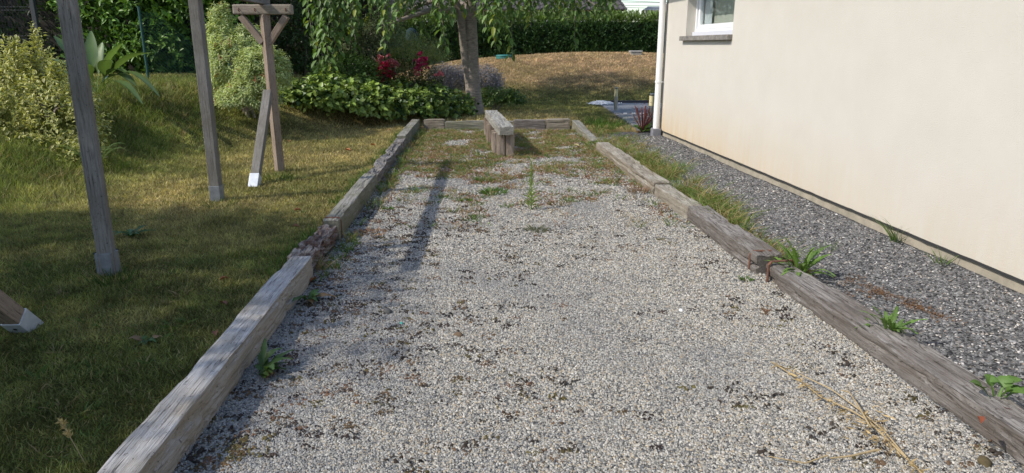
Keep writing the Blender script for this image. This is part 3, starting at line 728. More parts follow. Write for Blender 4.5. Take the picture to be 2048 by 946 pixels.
def blades(P, D, ln, wd, col0, col1, seg=1, curl=.5):
    """grass blades: one triangle (seg 1) or a bent strip (seg 2/3)"""
    n = len(P); D = unit(D)
    th = rng.uniform(0, 2*math.pi, n); H = np.stack([np.cos(th), np.sin(th), np.zeros(n)], 1)
    X = unit(np.cross(D, H)+1e-6)
    if seg == 1:
        V = np.stack([P-X*wd[:, None]/2, P+X*wd[:, None]/2, P+D*ln[:, None]], 1)
        T = (np.array([[0, 1, 2]])[None]+3*np.arange(n)[:, None, None]).reshape(-1, 3)
        c = np.stack([col0, col0, col1], 1)
        return V.reshape(-1, 3), T, c.reshape(-1, 3)
    out = unit(np.stack([D[:, 0], D[:, 1], np.zeros(n)], 1)+H*.25)
    vs = []; cs = []
    for i in range(seg+1):
        t = i/seg; w = wd*(1-t**1.5)*.5
        p = P+D*(ln*t)[:, None]+(out*curl*.6-np.array([0, 0, 1])*curl*.55)*(ln*t*t)[:, None]
        if i < seg: vs += [p-X*w[:, None], p+X*w[:, None]]; cs += [col0*(1-t)+col1*t]*2
        else: vs += [p]; cs += [col1]
    V = np.stack(vs, 1); c = np.stack(cs, 1); nv = V.shape[1]
    f = []
    for i in range(seg-1): f += [[2*i, 2*i+1, 2*i+3], [2*i, 2*i+3, 2*i+2]]
    f += [[2*seg-2, 2*seg-1, 2*seg]]
    T = (np.array(f)[None]+nv*np.arange(n)[:, None, None]).reshape(-1, 3)
    return V.reshape(-1, 3), T, c.reshape(-1, 3)

# ------------------------------------------------------------------ lawn grass (uncountable)
def visible(x, y, z=0, m=.12):
    d = y*math.cos(PITCH)-(z-CAM_H)*math.sin(PITCH); up = y*math.sin(PITCH)+(z-CAM_H)*math.cos(PITCH)
    return (d > .3) & (np.abs(x/d) < 1024/FPX+m) & (np.abs(up/d) < 473/FPX+m)
parts = []
for (y0, y1, x0, x1, dens, hl, wd) in ((1.8, 4.0, -4.6, -1.3, 15000, .034, .0052), (4.0, 6.5, -6.2, -1.3, 9500, .038, .0068), (6.5, 9.5, -7.5, -1.5, 5200, .044, .009),
                                       (9.5, 14.0, -9, -1.6, 2600, .05, .011), (12.95, 19.0, -2.4, 5, 1500, .05, .014), (19, 25.4, -6, 9, 900, .06, .018)):
    n = int((x1-x0)*(y1-y0)*dens); x = rng.uniform(x0, x1, n); y = rng.uniform(y0, y1, n)
    k = visible(x, y); x, y = x[k], y[k]
    left = x < court_left(y)-.16
    back = (y > 12.97) & ~((x > 2.1) & (y < 18.75))
    k = (left & (y < 12.95)) | back; x, y = x[k], y[k]
    n = len(x); z = ground_z(x, y)
    lush = .5*fbm(x, y, 1.2, 55)+.7*fbm(x, y, 9.0, 56)-.1; long_ = 1+1.3*sstep(-4.2, -5.2, x)*(y < 12)
    ln = hl*rng.uniform(.5, 1.35, n)*(.6+.9*lush)*long_
    D = rng.normal(0, .75, (n, 3)); D[:, 2] = 1
    c0 = lawn_color(x, y, rng.uniform(0, 1, n)); dd = dryness(x, y)
    c1 = c0*np.where(rng.uniform(0, 1, n) < .18, 1.5, 1.1)[:, None]
    straw = rng.uniform(0, 1, n) < .06+.25*dd; c0[straw] = np.array([.40, .33, .16])*rng.uniform(.6, 1.2, (straw.sum(), 1)); c1[straw] = c0[straw]
    parts.append(blades(np.stack([x, y, z-.004], 1), D, ln, wd*rng.uniform(.7, 1.3, n), c0*.8, c1))
V, T, cc = cat_np(parts)
tag(link_mesh('lawn_grass', npmesh('lawn_grass', V, T, cc), M_grass), 'short mown grass of the lawn, green and straw coloured', 'grass', kind='stuff')

def clump_np(P0, n, h, spread, lean, wd, c0, c1, seg=3, curl=.6, jit=.3):
    """a tuft of bent blades"""
    a = rng.uniform(0, 2*math.pi, n); r = spread*np.sqrt(rng.uniform(0, 1, n))
    P = np.array(P0)[None]+np.stack([r*np.cos(a), r*np.sin(a), np.zeros(n)], 1)
    D = np.stack([np.cos(a)*lean*rng.uniform(.2, 1, n), np.sin(a)*lean*rng.uniform(.2, 1, n), np.ones(n)], 1)+rng.normal(0, jit*.3, (n, 3))
    k = rng.uniform(.7, 1.3, (n, 1))
    return blades(P, D, h*rng.uniform(.45, 1.1, n), wd*rng.uniform(.7, 1.2, n), np.array(c0)*k, np.array(c1)*k, seg, curl)
GR0, GR1 = (.07, .125, .025), (.16, .24, .05)
DRY0, DRY1 = (.24, .18, .08), (.42, .32, .16)

# --- long grass along the outer side of the sleepers on the house side
parts = []
for i in range(1500):
    y = R.uniform(4.7, 12.3); w = .12+.30*float(sstep(4.6, 8.0, y))
    x = court_right(y)+.17+abs(R.gauss(0, w*.55))
    if y > 10.2: x = court_right(y)+.05+R.uniform(-.1, .75)
    if x > wall_x(y)-.25: continue
    if float(fbm(np.array([x]), np.array([y]), 4.5, 8)[0])+R.uniform(-.08, .08) < .47: continue
    if y < 6 and R.random() < .25: continue
    g = R.random(); c0, c1 = (GR0, GR1) if g < .62 else (DRY0, DRY1)
    if g > .95: c0, c1 = (.16, .07, .03), (.26, .12, .05)
    parts.append(clump_np((x, y, .0), 13, R.choice([.08, .11, .15, .2, .28])*R.uniform(.8, 1.2)*(1.15 if 5.6 < y < 9.8 else .85), .055, .65, .0065, c0, c1, 2, .7))
tag(link_mesh('roadside_grass', npmesh('verge_grass', *cat_np(parts)), M_grass), 'unmown grass growing between the sleepers and the slate chippings', 'grass', kind='stuff')
bpy.data.objects['roadside_grass'].name = 'verge_grass'
parts = []
for i in range(900):
    y = 1.9+7.5*R.random()**1.2; x = -1.45-.05*y-R.random()*(1.2+.55*y)
    g = R.random(); col = ((.06, .11, .025), (.13, .20, .05)) if g < .6 else (((.12, .13, .04), (.24, .23, .09)) if g < .85 else ((.2, .15, .08), (.36, .28, .15)))
    parts.append(clump_np((x, y, gz1(x, y)), R.randint(7, 16), R.uniform(.03, .075), R.uniform(.03, .07), 1.0, .0075, *col, 2, .6))
tag(link_mesh('lawn_tufts', npmesh('lawn_tufts', *cat_np(parts)), M_grass), 'coarser tufts and clover patches in the mown lawn', 'grass', kind='stuff')
# --- thin weeds and reddish stonecrop scattered through the far half of the gravel
parts = []
for i in range(8200):
    y = 5.6+7.1*R.random()**.6; x = court_left(y)+.05+(court_right(y)-court_left(y)-.1)*R.random()
    dn = float(fbm(np.array([x]), np.array([y]), 2.6, 66, 3)[0])+R.uniform(-.12, .12); edge = min(x-court_left(y), court_right(y)-x)
    thr = .57-.20*float(sstep(6.5, 11, y))-.16*math.exp(-edge/.16)-.05*math.exp(-((x+.35)**2+(y-8.6)**2)/.6)
    if dn < thr: continue
    g = R.random()
    if g < .46: col = ((.20, .10, .06), (.33, .18, .11)); h = .035; n = 12; wd = .012
    elif g < .78: col = (GR0, GR1); h = R.uniform(.03, .10); n = 11; wd = .007
    else: col = (DRY0, DRY1); h = R.uniform(.05, .15); n = 8; wd = .005
    parts.append(clump_np((x, y, .0), n, h, .05, .9, wd, *col, 2, .5))
tag(link_mesh('gravel_weeds', npmesh('gravel_weeds', *cat_np(parts)), M_grass), 'sparse low weeds and red stonecrop coming through the gravel', 'weeds', kind='stuff')
# --- weeds hugging the lawn-side sleepers, inside the court
parts = []
for i in range(150):
    y = R.uniform(4.3, 12.5)
    if y < 7.2 and R.random() < .45: continue
    x = court_left(y)+.05+abs(R.gauss(0, .05))
    g = R.random(); col = (GR0, GR1) if g < .7 else (DRY0, DRY1)
    parts.append(clump_np((x, y, 0), 12, R.uniform(.06, .2), .03, .5, .007, *col, 2, .5))
    x2 = court_left(y)-.2-abs(R.gauss(0, .04)); parts.append(clump_np((x2, y, gz1(x2, y)), 12, R.uniform(.06, .17), .04, .45, .007, GR0, GR1, 2, .5))
tag(link_mesh('edge_weeds', npmesh('edge_weeds', *cat_np(parts)), M_grass), 'tufty weeds growing tight against the lawn-side sleepers', 'weeds', kind='stuff')
# --- dark moss crumbs, brown moss and dead leaves bits on the gravel
P = []; Ck = []; Sk = []
for i in range(1900):
    y = 1.9+6.2*R.random(); x = court_left(y)+(court_right(y)-court_left(y))*R.random()
    dn = float(fbm(np.array([x]), np.array([y]), 1.6, 13, 3)[0])+.20*math.exp(-(x-court_left(y))/.35)+.10*math.exp(-(court_right(y)-x)/.25)
    if dn < .60+.05*float(sstep(3.5, 5.0, y)): continue
    c = R.choice([(.028, .022, .018), (.04, .03, .022), (.05, .04, .03), (.10, .062, .034), (.075, .06, .02), (.035, .028, .022)])
    for j in range(R.randint(2, 9)):
        P.append((x+R.gauss(0, .024), y+R.gauss(0, .018), .006)); Ck.append(c); Sk.append(R.uniform(.007, .022))
for i in range(420):
    y = 1.9+4.6*R.random(); q = R.random()
    x = court_left(y)+.02+abs(R.gauss(0, .42)) if q < .72 else court_left(y)+(court_right(y)-court_left(y))*R.random()
    if x > court_right(y): continue
    c = R.choice([(.12, .075, .035), (.09, .06, .03), (.10, .085, .03), (.15, .085, .05), (.05, .035, .028), (.03, .022, .02)]); sp_ = R.uniform(.012, .05)
    for j in range(R.randint(6, 26)):
        P.append((x+R.gauss(0, sp_), y+R.gauss(0, sp_*.7), .004)); Ck.append(c); Sk.append(R.uniform(.006, .017))
V, T, cc = stones(np.array(P), np.array(Sk), .55, np.array(Ck)*rng.uniform(.7, 1.3, (len(P), 1)), .6)
tag(link_mesh('moss_crumbs', npmesh('moss_crumbs', V, T, cc), M_stone), 'dark moss crumbs and brown plant debris on the gravel', 'debris', kind='stuff')
# ------------------------------------------------------------------ terrace, pebbles and garden lights beyond the house corner
M_slab = plain('blue_grey_slab', (.14, .148, .16), .75, 0, 14, .2, .25)
M_deck = plain('grey_walk_slab', (.20, .19, .18), .8, 0, 14, .2, .25)
M_white = plain('white_pebble', (.75, .75, .74), .7, 0, 20, .1)
M_black = plain('black_edging', (.02, .02, .022), .6)
terr = obox('terrace_bed', 2.30, 11, 12.4, 18.6, -.25, .008, plain('terrace_mortar', (.12, .11, .10), .9), None)
tag(terr, 'grey paved terrace round the corner of the house', 'terrace', kind='structure')
def slab_mesh(w, d):
    import bmesh
    bm = bmesh.new(); bmesh.ops.create_cube(bm, size=1.0)
    for v in bm.verts: v.co = Vector((v.co.x*w, v.co.y*d, v.co.z*.04))
    bmesh.ops.bevel(bm, geom=list(bm.edges), offset=.006, segments=1, affect='EDGES')
    me = bpy.data.meshes.new('slab'); bm.to_mesh(me); bm.free(); return me
sm_a = slab_mesh(.59, .48); sm_a.materials.append(M_slab)
sm_b = slab_mesh(.155, .98); sm_b.materials.append(M_deck)
for j in range(6):
    for i in range(10):
        o = bpy.data.objects.new('slab', sm_a); C.objects.link(o); o.parent = terr
        o.location = (2.62+.6*i, 15.95+.49*j, .006+R.uniform(-.002, .002)); o.rotation_euler = (R.gauss(0, .003), R.gauss(0, .003), 0)
for j in range(3):
    for i in range(22):
        o = bpy.data.objects.new('plank', sm_b); C.objects.link(o); o.parent = terr
        o.location = (2.40+.165*i, 12.95+1.0*j+.2, .004+R.uniform(-.002, .002))
tube('edging_rail', [(2.3, 18.66, .03), (5, 18.64, .05), (11, 18.66, .05)], .05, M_black, terr, 8)
for i in range(9):
    if i in (3, 5): continue
    obox('white_stud', 2.5+.19*i, 2.58+.19*i, 15.64, 15.68, .01, .035, M_white, terr, .006)
P = rng.normal(0, 1, (420, 2))*np.array([.15, .16])+np.array(gp(1203, 208)[:2]); P = np.column_stack([P, .02+.05*np.exp(-((P-P.mean(0))**2).sum(1)/.05)*rng.uniform(.3, 1, len(P))])
V, T, cc = stones(P, rng.uniform(.04, .08, len(P)), .8, np.array([[.74, .74, .73]])*rng.uniform(.8, 1.1, (len(P), 1)))
tag(link_mesh('white_pebbles', npmesh('white_pebbles', V, T, cc), M_stone), 'heap of white pebbles at the terrace edge', 'pebbles', kind='stuff')

M_steel = plain('brushed_steel', (.42, .42, .42), .3, .95)
M_diff = plain('cream_diffuser', (.66, .58, .33), .45)
M_conc = plain('concrete_block', (.3, .28, .24), .9, 0, 18, .25, .4)
def bollard(x, y, z, label, block=False):
    e = empty('garden_light', (x, y, z), 0, label, 'light', 'steel bollard lights by the terrace')
    zb = 0
    if block:
        obox('concrete_base', -.13, .13, -.11, .13, -.04, .15, M_conc, e, .01); zb = .15
    tube('foot_plate', [(0, 0, zb), (0, 0, zb+.012)], .075, M_steel, e, 20)
    tube('tube_body', [(0, 0, zb+.012), (0, 0, zb+.33)], .041, M_steel, e, 20)
    tube('diffuser', [(0, 0, zb+.33), (0, 0, zb+.50)], .043, M_diff, e, 20)
    tube('cap_gap', [(0, 0, zb+.50), (0, 0, zb+.515)], .03, M_black, e, 16)
    tube('cap', [(0, 0, zb+.515), (0, 0, zb+.54)], .044, M_steel, e, 20)
p = gp(1231, 222); bollard(p.x, p.y, .01, 'steel bollard light with cream shade standing on the terrace edge')
p = gp(1300, 264); bollard(2.44, 12.25, .0, 'steel bollard light on a concrete block beside the white downpipe', True)

# septic lid, concrete box on the dry mound
M_teal = plain('teal_plastic', (.03, .17, .15), .5)
p = at(1008, 114, 23.9); z = gz1(p.x, p.y)
e = empty('tank_lid', (p.x, p.y, z-.02), 0, 'round teal plastic tank lid on top of the dry mound', 'lid')
tube('lid_rim', [(0, 0, 0), (0, 0, .10)], .27, M_teal, e, 28); tube('lid_top', [(0, 0, .10), (0, 0, .125), (0, 0, .135)], [.285, .27, .16], M_teal, e, 28)
p = at(1271, 109, 23.7); z = gz1(p.x, p.y)
e = empty('concrete_manhole', (p.x, p.y, z-.1), 0, 'small square concrete manhole box in front of the hedge', 'manhole')
obox('box_body', -.18, .18, -.18, .18, 0, .19, M_conc, e, .01); obox('cover_slab', -.2, .2, -.2, .2, .191, .225, plain('pale_concrete', (.5, .48, .44), .9, 0, 12, .15), e, .008)

# ------------------------------------------------------------------ houses beyond the hedge, and the cables
M_ntile = plain('grey_brown_tile', (.06, .055, .053), .85, 0, 5, .35, .4)
M_nwall = plain('pale_render', (.5, .47, .42), .9)
def tiled_house(name, label, x0, x1, yf, zeave, rise, depth, mat_t, hip=.8, rowh=.34, rib=.3):
    e = empty(name, ((x0+x1)/2, yf+depth/2, 1.0), 0, label, 'house')
    w = (x1-x0)/2; d = depth/2
    obox('wall', -w+.3, w-.3, -d+.4, d-.4, 0, zeave-1.0-.02, M_nwall, e)
    rf = empty('roof'); rf.parent = e
    nrow = int(math.hypot(rise, d)/rowh)
    for r in range(nrow):
        t0 = r/nrow; t1 = (r+1)/nrow
        for side in ((-1,) if r < 9 else (-1,)):
            V = []; F = []; n = int((2*w)/rib)*4
            wa = w-hip*t0; wb = w-hip*t1
            for i in range(n+1):
                s = i/n*2-1; cor = .035*math.sin(i*math.pi/2)
                V += [(s*wa, side*(d*(1-t0))-.0, zeave-1+rise*t0+cor), (s*wb, side*d*(1-t1), zeave-1+rise*t1-.05+cor), (s*wa, side*d*(1-t0), zeave-1+rise*t0-.06)]
                if i: k = 3*i; F += [(k-3, k, k+1, k-2), (k-1, k+2, k, k-3)]
            link_mesh('tile_course', pymesh('tile_course', V, F), mat_t, rf)
    V = [(-w, -d+.05, zeave-1.08), (w, -d+.05, zeave-1.08), (w, d, zeave-1.08), (-w, d, zeave-1.08), (-w+hip, 0, zeave-1.15+rise), (w-hip, 0, zeave-1.15+rise)]
    link_mesh('roof_underlay', pymesh('roof_underlay', V, [(0, 3, 2, 1), (0, 1, 5, 4), (2, 3, 4, 5), (1, 2, 5), (3, 0, 4)]), mat_t, rf)
    return e
pe = at(1255, 17, 42)
tiled_house('neighbour_house', 'neighbouring house with grey-brown tiled roof above the conifer hedge', -8.0, pe.x, 42, pe.z, 3.6, 8, M_ntile, 2.2)
pe = at(1311, 15, 46)
tiled_house('neighbour_house', 'brown roofed house just showing beside the white downpipe', pe.x+1.5, pe.x+13.5, 46, pe.z-.1, 3.0, 8, plain('brown_tile', (.13, .08, .06), .85, 0, 5, .3, .4), 2.4)
pe = at(1288, 20, 350)
tiled_house('far_house', 'distant pale house with slate roof on the skyline', pe.x, pe.x+11, 350, pe.z, 1.9, 8, plain('slate_roof', (.16, .18, .21), .8), 2.5)
M_cable = plain('black_cable', (.03, .03, .035), .6)
M_pole = plain('utility_pole_wood', (.16, .12, .09), .9, 0, 12, .3)
for i, (ya, yb, nm) in enumerate(((1, 5, 'topmost black overhead cable crossing the strip of sky'), (4, 6, 'second black overhead cable just under the topmost'), (11, 12, 'third black overhead cable lower in the strip of sky'), (15, 17, 'lowest black overhead cable brushing the hedge top'))):
    Yc = 60
    a = at(1245, ya, Yc); bb = at(1325, yb, Yc); d = (bb-a)
    pts = [a+d*t+Vector((0, 0, .25*(t/6)**2)) for t in (-9, -6, -3, -1, 0, 1, 2, 4, 7, 9)]
    cb = tube('overhead_cable', pts, .017, M_cable, None, 5); tag(cb, nm, 'cable', 'overhead cables')

# ------------------------------------------------------------------ hedges
def plant(name, label, cat, base, foliage_parts, mat=M_leaf, stems=None, group=None, stem_mat=None, fname='foliage'):
    e = empty(name, base, 0, label, cat, group)
    V, T, cc = cat_np(foliage_parts)
    V = V-np.array(base)[None]
    link_mesh(fname, npmesh(fname, V, T, cc), mat, e)
    if stems:
        v, f = merge(stems); v = [Vector(q)-Vector(base) for q in v]
        link_mesh('stem', pymesh('stem', v, f, True), stem_mat or M_bark, e)
    return e
M_bark, nt, b = newmat('bark'); vec = coords(nt, (7, 7, 30))
g = noise_tex(nt, vec, 1.6, 6, .65, .5); big = noise_tex(nt, coords(nt), 5, 4)
c = ramp(nt, g, [(.3, (.10, .08, .065)), (.5, (.26, .215, .175)), (.7, (.40, .34, .28))])
c = mix(nt, ramp(nt, big, [(.45, (0, 0, 0)), (.65, (.7, .7, .7))]), c, (.20, .175, .145))
nt.links.new(c, b.inputs['Base Color']); b.inputs['Roughness'].default_value = .9; bump(nt, b, g, .7, .02)
M_core = plain('dark_inner_twigs', (.03, .025, .018), .95, 0, 8, .4, .5)

def hedge_box(x0, x1, yf, yb, z0f, z1, n, ll, lw, ci, co, tmpl, top_c=None, updir=.8, bulge=.12, seed=0, m=4, tl=.2):
    """twigs on the front face and top of a clipped hedge"""
    nf = int(n*.8); nt_ = n-nf
    x = rng.uniform(x0, x1, nf); h = rng.uniform(0, 1, nf)
    z0 = z0f(x); z = z0+(z1+.12*(fbm(x, x*0, .9, seed)-.5)-z0)*h
    y = yf+bulge*2*(fbm(x, z, 1.6, seed+3)-.5)+np.abs(rng.normal(0, .09, nf))+.18*sstep(.8, 1, h)
    Pf = np.stack([x, y, z], 1); Df = np.tile([0, -1.0, .1], (nf, 1))
    x = rng.uniform(x0, x1, nt_); y = rng.uniform(yf, yb, nt_)
    Pt = np.stack([x, y, z1+.12*(fbm(x, x*0, .9, seed)-.5)+.07*fbm(x, y, 5, seed)+np.abs(rng.normal(0, .03, nt_))], 1); Dt = np.tile([0, -.15, 1.0], (nt_, 1))
    P = np.concatenate([Pf, Pt]); D = np.concatenate([Df, Dt])
    A = unit(D+np.array([0, 0, updir])+rng.normal(0, .28, D.shape))
    t = (np.arange(m)+.5)/m; k = len(P)
    Q = P[:, None]+A[:, None]*((t[None, :, None]-.5)*tl)
    LD = unit(A[:, None]+rng.normal(0, .45, (k, m, 3))); LN = unit(D[:, None]+rng.normal(0, .6, (k, m, 3)))
    Q = Q.reshape(-1, 3); s = rng.uniform(.6, 1.25, k*m); vr = rng.uniform(.6, 1.4, (k*m, 1))*np.repeat(rng.uniform(.7, 1.3, (k, 1)), m, 0)
    ci = np.array(ci)[None]*vr; co = np.array(co)[None]*vr
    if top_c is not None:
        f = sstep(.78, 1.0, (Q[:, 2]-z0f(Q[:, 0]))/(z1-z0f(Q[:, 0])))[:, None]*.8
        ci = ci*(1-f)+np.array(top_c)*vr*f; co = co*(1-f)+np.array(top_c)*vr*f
    return leaves(tmpl, Q, LD.reshape(-1, 3), LN.reshape(-1, 3), ll*s, lw*s, ci, co)
zf = lambda x: ground_z(x, np.full(np.shape(x), 25.0))-.05
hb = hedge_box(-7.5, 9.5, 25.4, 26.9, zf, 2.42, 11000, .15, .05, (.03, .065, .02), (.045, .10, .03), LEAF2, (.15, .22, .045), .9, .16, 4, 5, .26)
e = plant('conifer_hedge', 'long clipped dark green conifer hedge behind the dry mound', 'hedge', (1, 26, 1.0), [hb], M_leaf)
obox('branches', -8.4, 8.4, -.2, .8, -.3, 1.3, M_core, e)
zf = lambda x: ground_z(x, np.full(np.shape(x), 13.4))-.1
lx0, lx1 = at(135, 100, 13.6).x, at(480, 100, 13.6).x
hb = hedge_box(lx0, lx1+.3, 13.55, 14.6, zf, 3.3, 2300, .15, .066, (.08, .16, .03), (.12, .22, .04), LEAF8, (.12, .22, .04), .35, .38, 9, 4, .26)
hb2 = shoots([(lx0+.9, 13.6, 2.2, .9, .45, .9), (lx0+2.3, 13.6, 2.5, .8, .4, .7), (lx0+1.6, 13.5, 1.4, .8, .4, .5), (lx0+3.1, 13.7, 1.5, .5, .4, .9)], 420, 7, .36, .15, .066, (.12, .22, .035), (.16, .28, .05), LEAF8, .25)
e = plant('laurel_hedge', 'tall glossy laurel hedge behind the green wire fence', 'hedge', ((lx0+lx1)/2, 14, .8), [hb, hb2], M_gloss)
obox('branches', -1.9, 1.9, .1, .6, -.2, 2.3, M_core, e)
# dark evergreen screen that closes the garden behind the shrubs
zf = lambda x: np.full(np.shape(x), .6)
hb = hedge_box(-30, -3.0, 16.4, 17.6, zf, 4.2, 8800, .15, .06, (.018, .035, .012), (.026, .05, .015), LEAF4, None, .3, .5, 15, 4, .3)
e = plant('evergreen_screen', 'tall dark evergreen screen closing the garden behind the shrubs', 'hedge', (-9, 17, .5), [hb], M_leaf)
obox('branches', -21, 6.0, -.1, .5, -.2, 3.5, M_core, e)

# fences among the shrubs
M_green = plain('green_coated_steel', (.012, .07, .06), .4)
M_dgrey = plain('anthracite_steel', (.03, .032, .035), .5)
def ribbon_wires(lines, r):
    ps = []
    for a, bb in lines: ps.append(tube_data([a, bb], [r, r], 3, cap=False))
    return merge(ps)
pa = at(298, 165, 12.6); pb = at(282, 40, 12.6); pr_ = at(420, 150, 12.9)
e = empty('wire_fence', (pa.x, pa.y, pa.z), 0, 'green steel post and wire mesh fence before the laurel', 'fence')
tube('post', [(0, 0, -.1), (0.0, 0, 1.27)], .024, M_green, e, 10); tube('post_cap', [(0, 0, 1.27), (0, 0, 1.29)], .027, M_green, e, 10)
tube('post', [(1.35, .3, -.1), (1.35, .3, 1.25)], .024, M_green, e, 10)
lines = []
for i in range(-20, 24):
    for sg in (1, -1):
        x0 = i*.06; a = [x0, 0.0]; bq = [x0+sg*1.15, 1.15]
        t0, t1 = 0.0, 1.0
        xs_ = sorted([(0-x0)/(sg*1.15), (1.35-x0)/(sg*1.15)]); t0 = max(t0, xs_[0]); t1 = min(t1, xs_[1])
        if t1-t0 < .02: continue
        f = lambda t: (x0+sg*1.15*t, (x0+sg*1.15*t)/1.35*.3, .05+1.15*t)
        lines.append((f(t0), f(t1)))
v, f = ribbon_wires(lines, .0022); link_mesh('wire_mesh', pymesh('wire_mesh', v, f), M_green, e)
pa = at(78, 80, 11.8); 
e = empty('panel_fence', (pa.x, pa.y, .6), 0, 'dark welded mesh fence panel behind the variegated shrub', 'fence')
obox('post', -.035, .035, -.03, .03, 0, 2.0, M_dgrey, e, .005)
obox('post', -2.55, -2.48, -.03, .03, 0, 2.0, M_dgrey, e, .005)
lines = [((-.05*k, 0, .1), (-.05*k, 0, 1.85)) for k in range(1, 50)]+[((0, .006, z), (-2.5, .006, z)) for z in (.15, .55, .6, 1.0, 1.05, 1.45, 1.5, 1.82)]
v, f = ribbon_wires(lines, .003); link_mesh('wire_mesh', pymesh('wire_mesh', v, f), M_dgrey, e)

# ------------------------------------------------------------------ shrubs
def stems_for(base, tips, r0=.02, seed=0):
    out = []; rr = random.Random(seed)
    for t in tips:
        b0 = Vector(base)+Vector((rr.gauss(0, .05), rr.gauss(0, .05), -.05)); t = Vector(t); m = b0.lerp(t, .5)+Vector((rr.gauss(0, .05), rr.gauss(0, .05), .08))
        out.append(tube_data([b0, m, t], [r0, r0*.7, r0*.3], 6))
    return out
# variegated euonymus by the picture's edge
EB = (-5.95, 8.95, gz1(-5.95, 8.95))
def eu(px, py, Y, rx, ry, rz): q = at(px, py, Y); return (q.x, q.y, q.z, rx, ry, rz)
lob = [eu(40, 230, 8.9, .62, .6, .52), eu(-60, 200, 9.1, .6, .6, .7), eu(135, 250, 8.7, .42, .45, .42), eu(105, 195, 8.9, .36, .4, .38), eu(50, 150, 9.1, .42, .4, .34), eu(20, 290, 8.6, .6, .5, .4), eu(150, 300, 8.6, .3, .35, .3), eu(70, 318, 8.3, .5, .35, .22), eu(150, 322, 8.2, .25, .25, .18)]
p1 = shoots(lob, 980, 10, .30, .075, .046, (.17, .21, .05), (.66, .61, .24), LEAF8, .75, 1.0, .12, 0, .28)
tall = []
for (px, py, hh) in ((72, 110, .55), (55, 135, .4), (25, 110, .3), (110, 160, .3), (85, 180, .35), (150, 205, .2)):
    q = at(px, py, 8.9); tall.append(shoots([(q.x, q.y, q.z, .05, .05, hh*.6)], 16, 10, .26, .07, .042, (.17, .21, .05), (.66, .61, .24), LEAF8, 1.2, 1.0, .3, 0, .25))
plant('variegated_shrub', 'bushy cream and green variegated shrub beside the tallest post', 'shrub', EB, [p1]+tall, M_leaf, stems_for(EB, [(-6.1, 8.9, 1.2), (-5.7, 8.8, 1.0), (-6.3, 9.0, 1.1), (-5.5, 8.7, .8), (-5.95, 9, 1.4)], .02, 3))
# pieris-like pale shrub behind the T-post
PB = at(500, 212, 11.4); PB = (PB.x, PB.y, gz1(PB.x, PB.y))
def lb(px, py, Y, rx, rz, ry=None): q = at(px, py, Y); return (q.x, q.y, q.z, rx, ry or rx, rz)
lob = [lb(443, 55, 11.5, .18, .36), lb(450, 90, 11.5, .26, .35), lb(465, 135, 11.4, .40, .50), lb(525, 150, 11.2, .42, .46), lb(550, 145, 11.3, .24, .34), lb(440, 150, 11.4, .22, .40), lb(500, 190, 11.1, .38, .30), lb(470, 200, 11.0, .3, .2), lb(530, 200, 11.0, .26, .2), lb(500, 100, 11.5, .30, .40), lb(425, 110, 11.5, .12, .25)]
p1 = shoots(lob, 1150, 13, .13, .088, .028, (.26, .34, .10), (.60, .64, .34), LEAF4, .75, 1.6, .13, 0, .32, tipcol=(.34, .13, .07), tipfrac=.04)
plant('pieris_shrub', 'pale green dense shrub with reddish tips behind the T-shaped post', 'shrub', PB, [p1], M_leaf, stems_for(PB, [lob[0][:3], lob[1][:3], lob[2][:3], lob[3][:3]], .03, 5))
# dark shrubs between the pieris and the cherry
def simple_shrub(label, lobes, n, m, ll, lw, ci, co, tmpl=LEAF4, mat=M_leaf, up=.3, tl=.22, name='garden_shrub', cat='shrub', **kw):
    L0 = lobes[0]; bx_, by_ = L0[0], L0[1]; bz = gz1(bx_, by_)
    ps = [shoots(lobes, n, m, tl, ll, lw, ci, co, tmpl, up, **kw)]
    return plant(name, label, cat, (bx_, by_, bz), ps, mat, stems_for((bx_, by_, bz), [l[:3] for l in lobes], .022, int(abs(bx_)*100)))
simple_shrub('dark leafy shrub filling the gap right behind the pale shrub', [lb(610, 60, 14.6, .55, .8), lb(640, 120, 14.4, .5, .45), lb(585, 120, 14.8, .5, .5), lb(670, 40, 14.9, .5, .7)], 900, 7, .10, .045, (.03, .055, .015), (.045, .085, .02))
simple_shrub('mid green fern-leaved shrub above the ivy bed', [lb(665, 150, 13.9, .42, .25), lb(700, 140, 14.0, .42, .28), lb(740, 150, 14.0, .35, .22)], 520, 8, .085, .03, (.05, .10, .022), (.08, .15, .03), LEAF4)
simple_shrub('grey-green loose shrub in the middle of the border', [lb(725, 90, 16.0, .55, .5), lb(760, 75, 16.3, .5, .5), lb(690, 85, 16.2, .4, .55)], 700, 7, .08, .035, (.10, .13, .06), (.15, .18, .09))
simple_shrub('pale yellow-green feathery broom bush behind the roses', [lb(835, 105, 17.6, .55, .34), lb(870, 115, 17.6, .35, .28), lb(800, 95, 17.8, .45, .38)], 900, 7, .10, .014, (.2, .23, .06), (.34, .35, .12), LEAF2, up=.6, tl=.4)
simple_shrub('silvery lilac flowering bush behind the cherry trunk', [lb(965, 165, 16.9, .42, .34), lb(915, 165, 17.0, .45, .34), lb(885, 160, 17.1, .35, .3), lb(985, 172, 16.8, .25, .25)], 1700, 8, .075, .026, (.22, .205, .21), (.40, .375, .43), LEAF2, M_dryp, up=.8, tl=.3)
simple_shrub('low leafy evergreen clump growing beside the cherry trunk', [lb(985, 198, 15.5, .26, .2), lb(1015, 198, 15.6, .28, .17), lb(1035, 200, 15.7, .15, .12)], 260, 7, .085, .05, (.07, .12, .03), (.12, .19, .045), LEAF8, M_gloss)
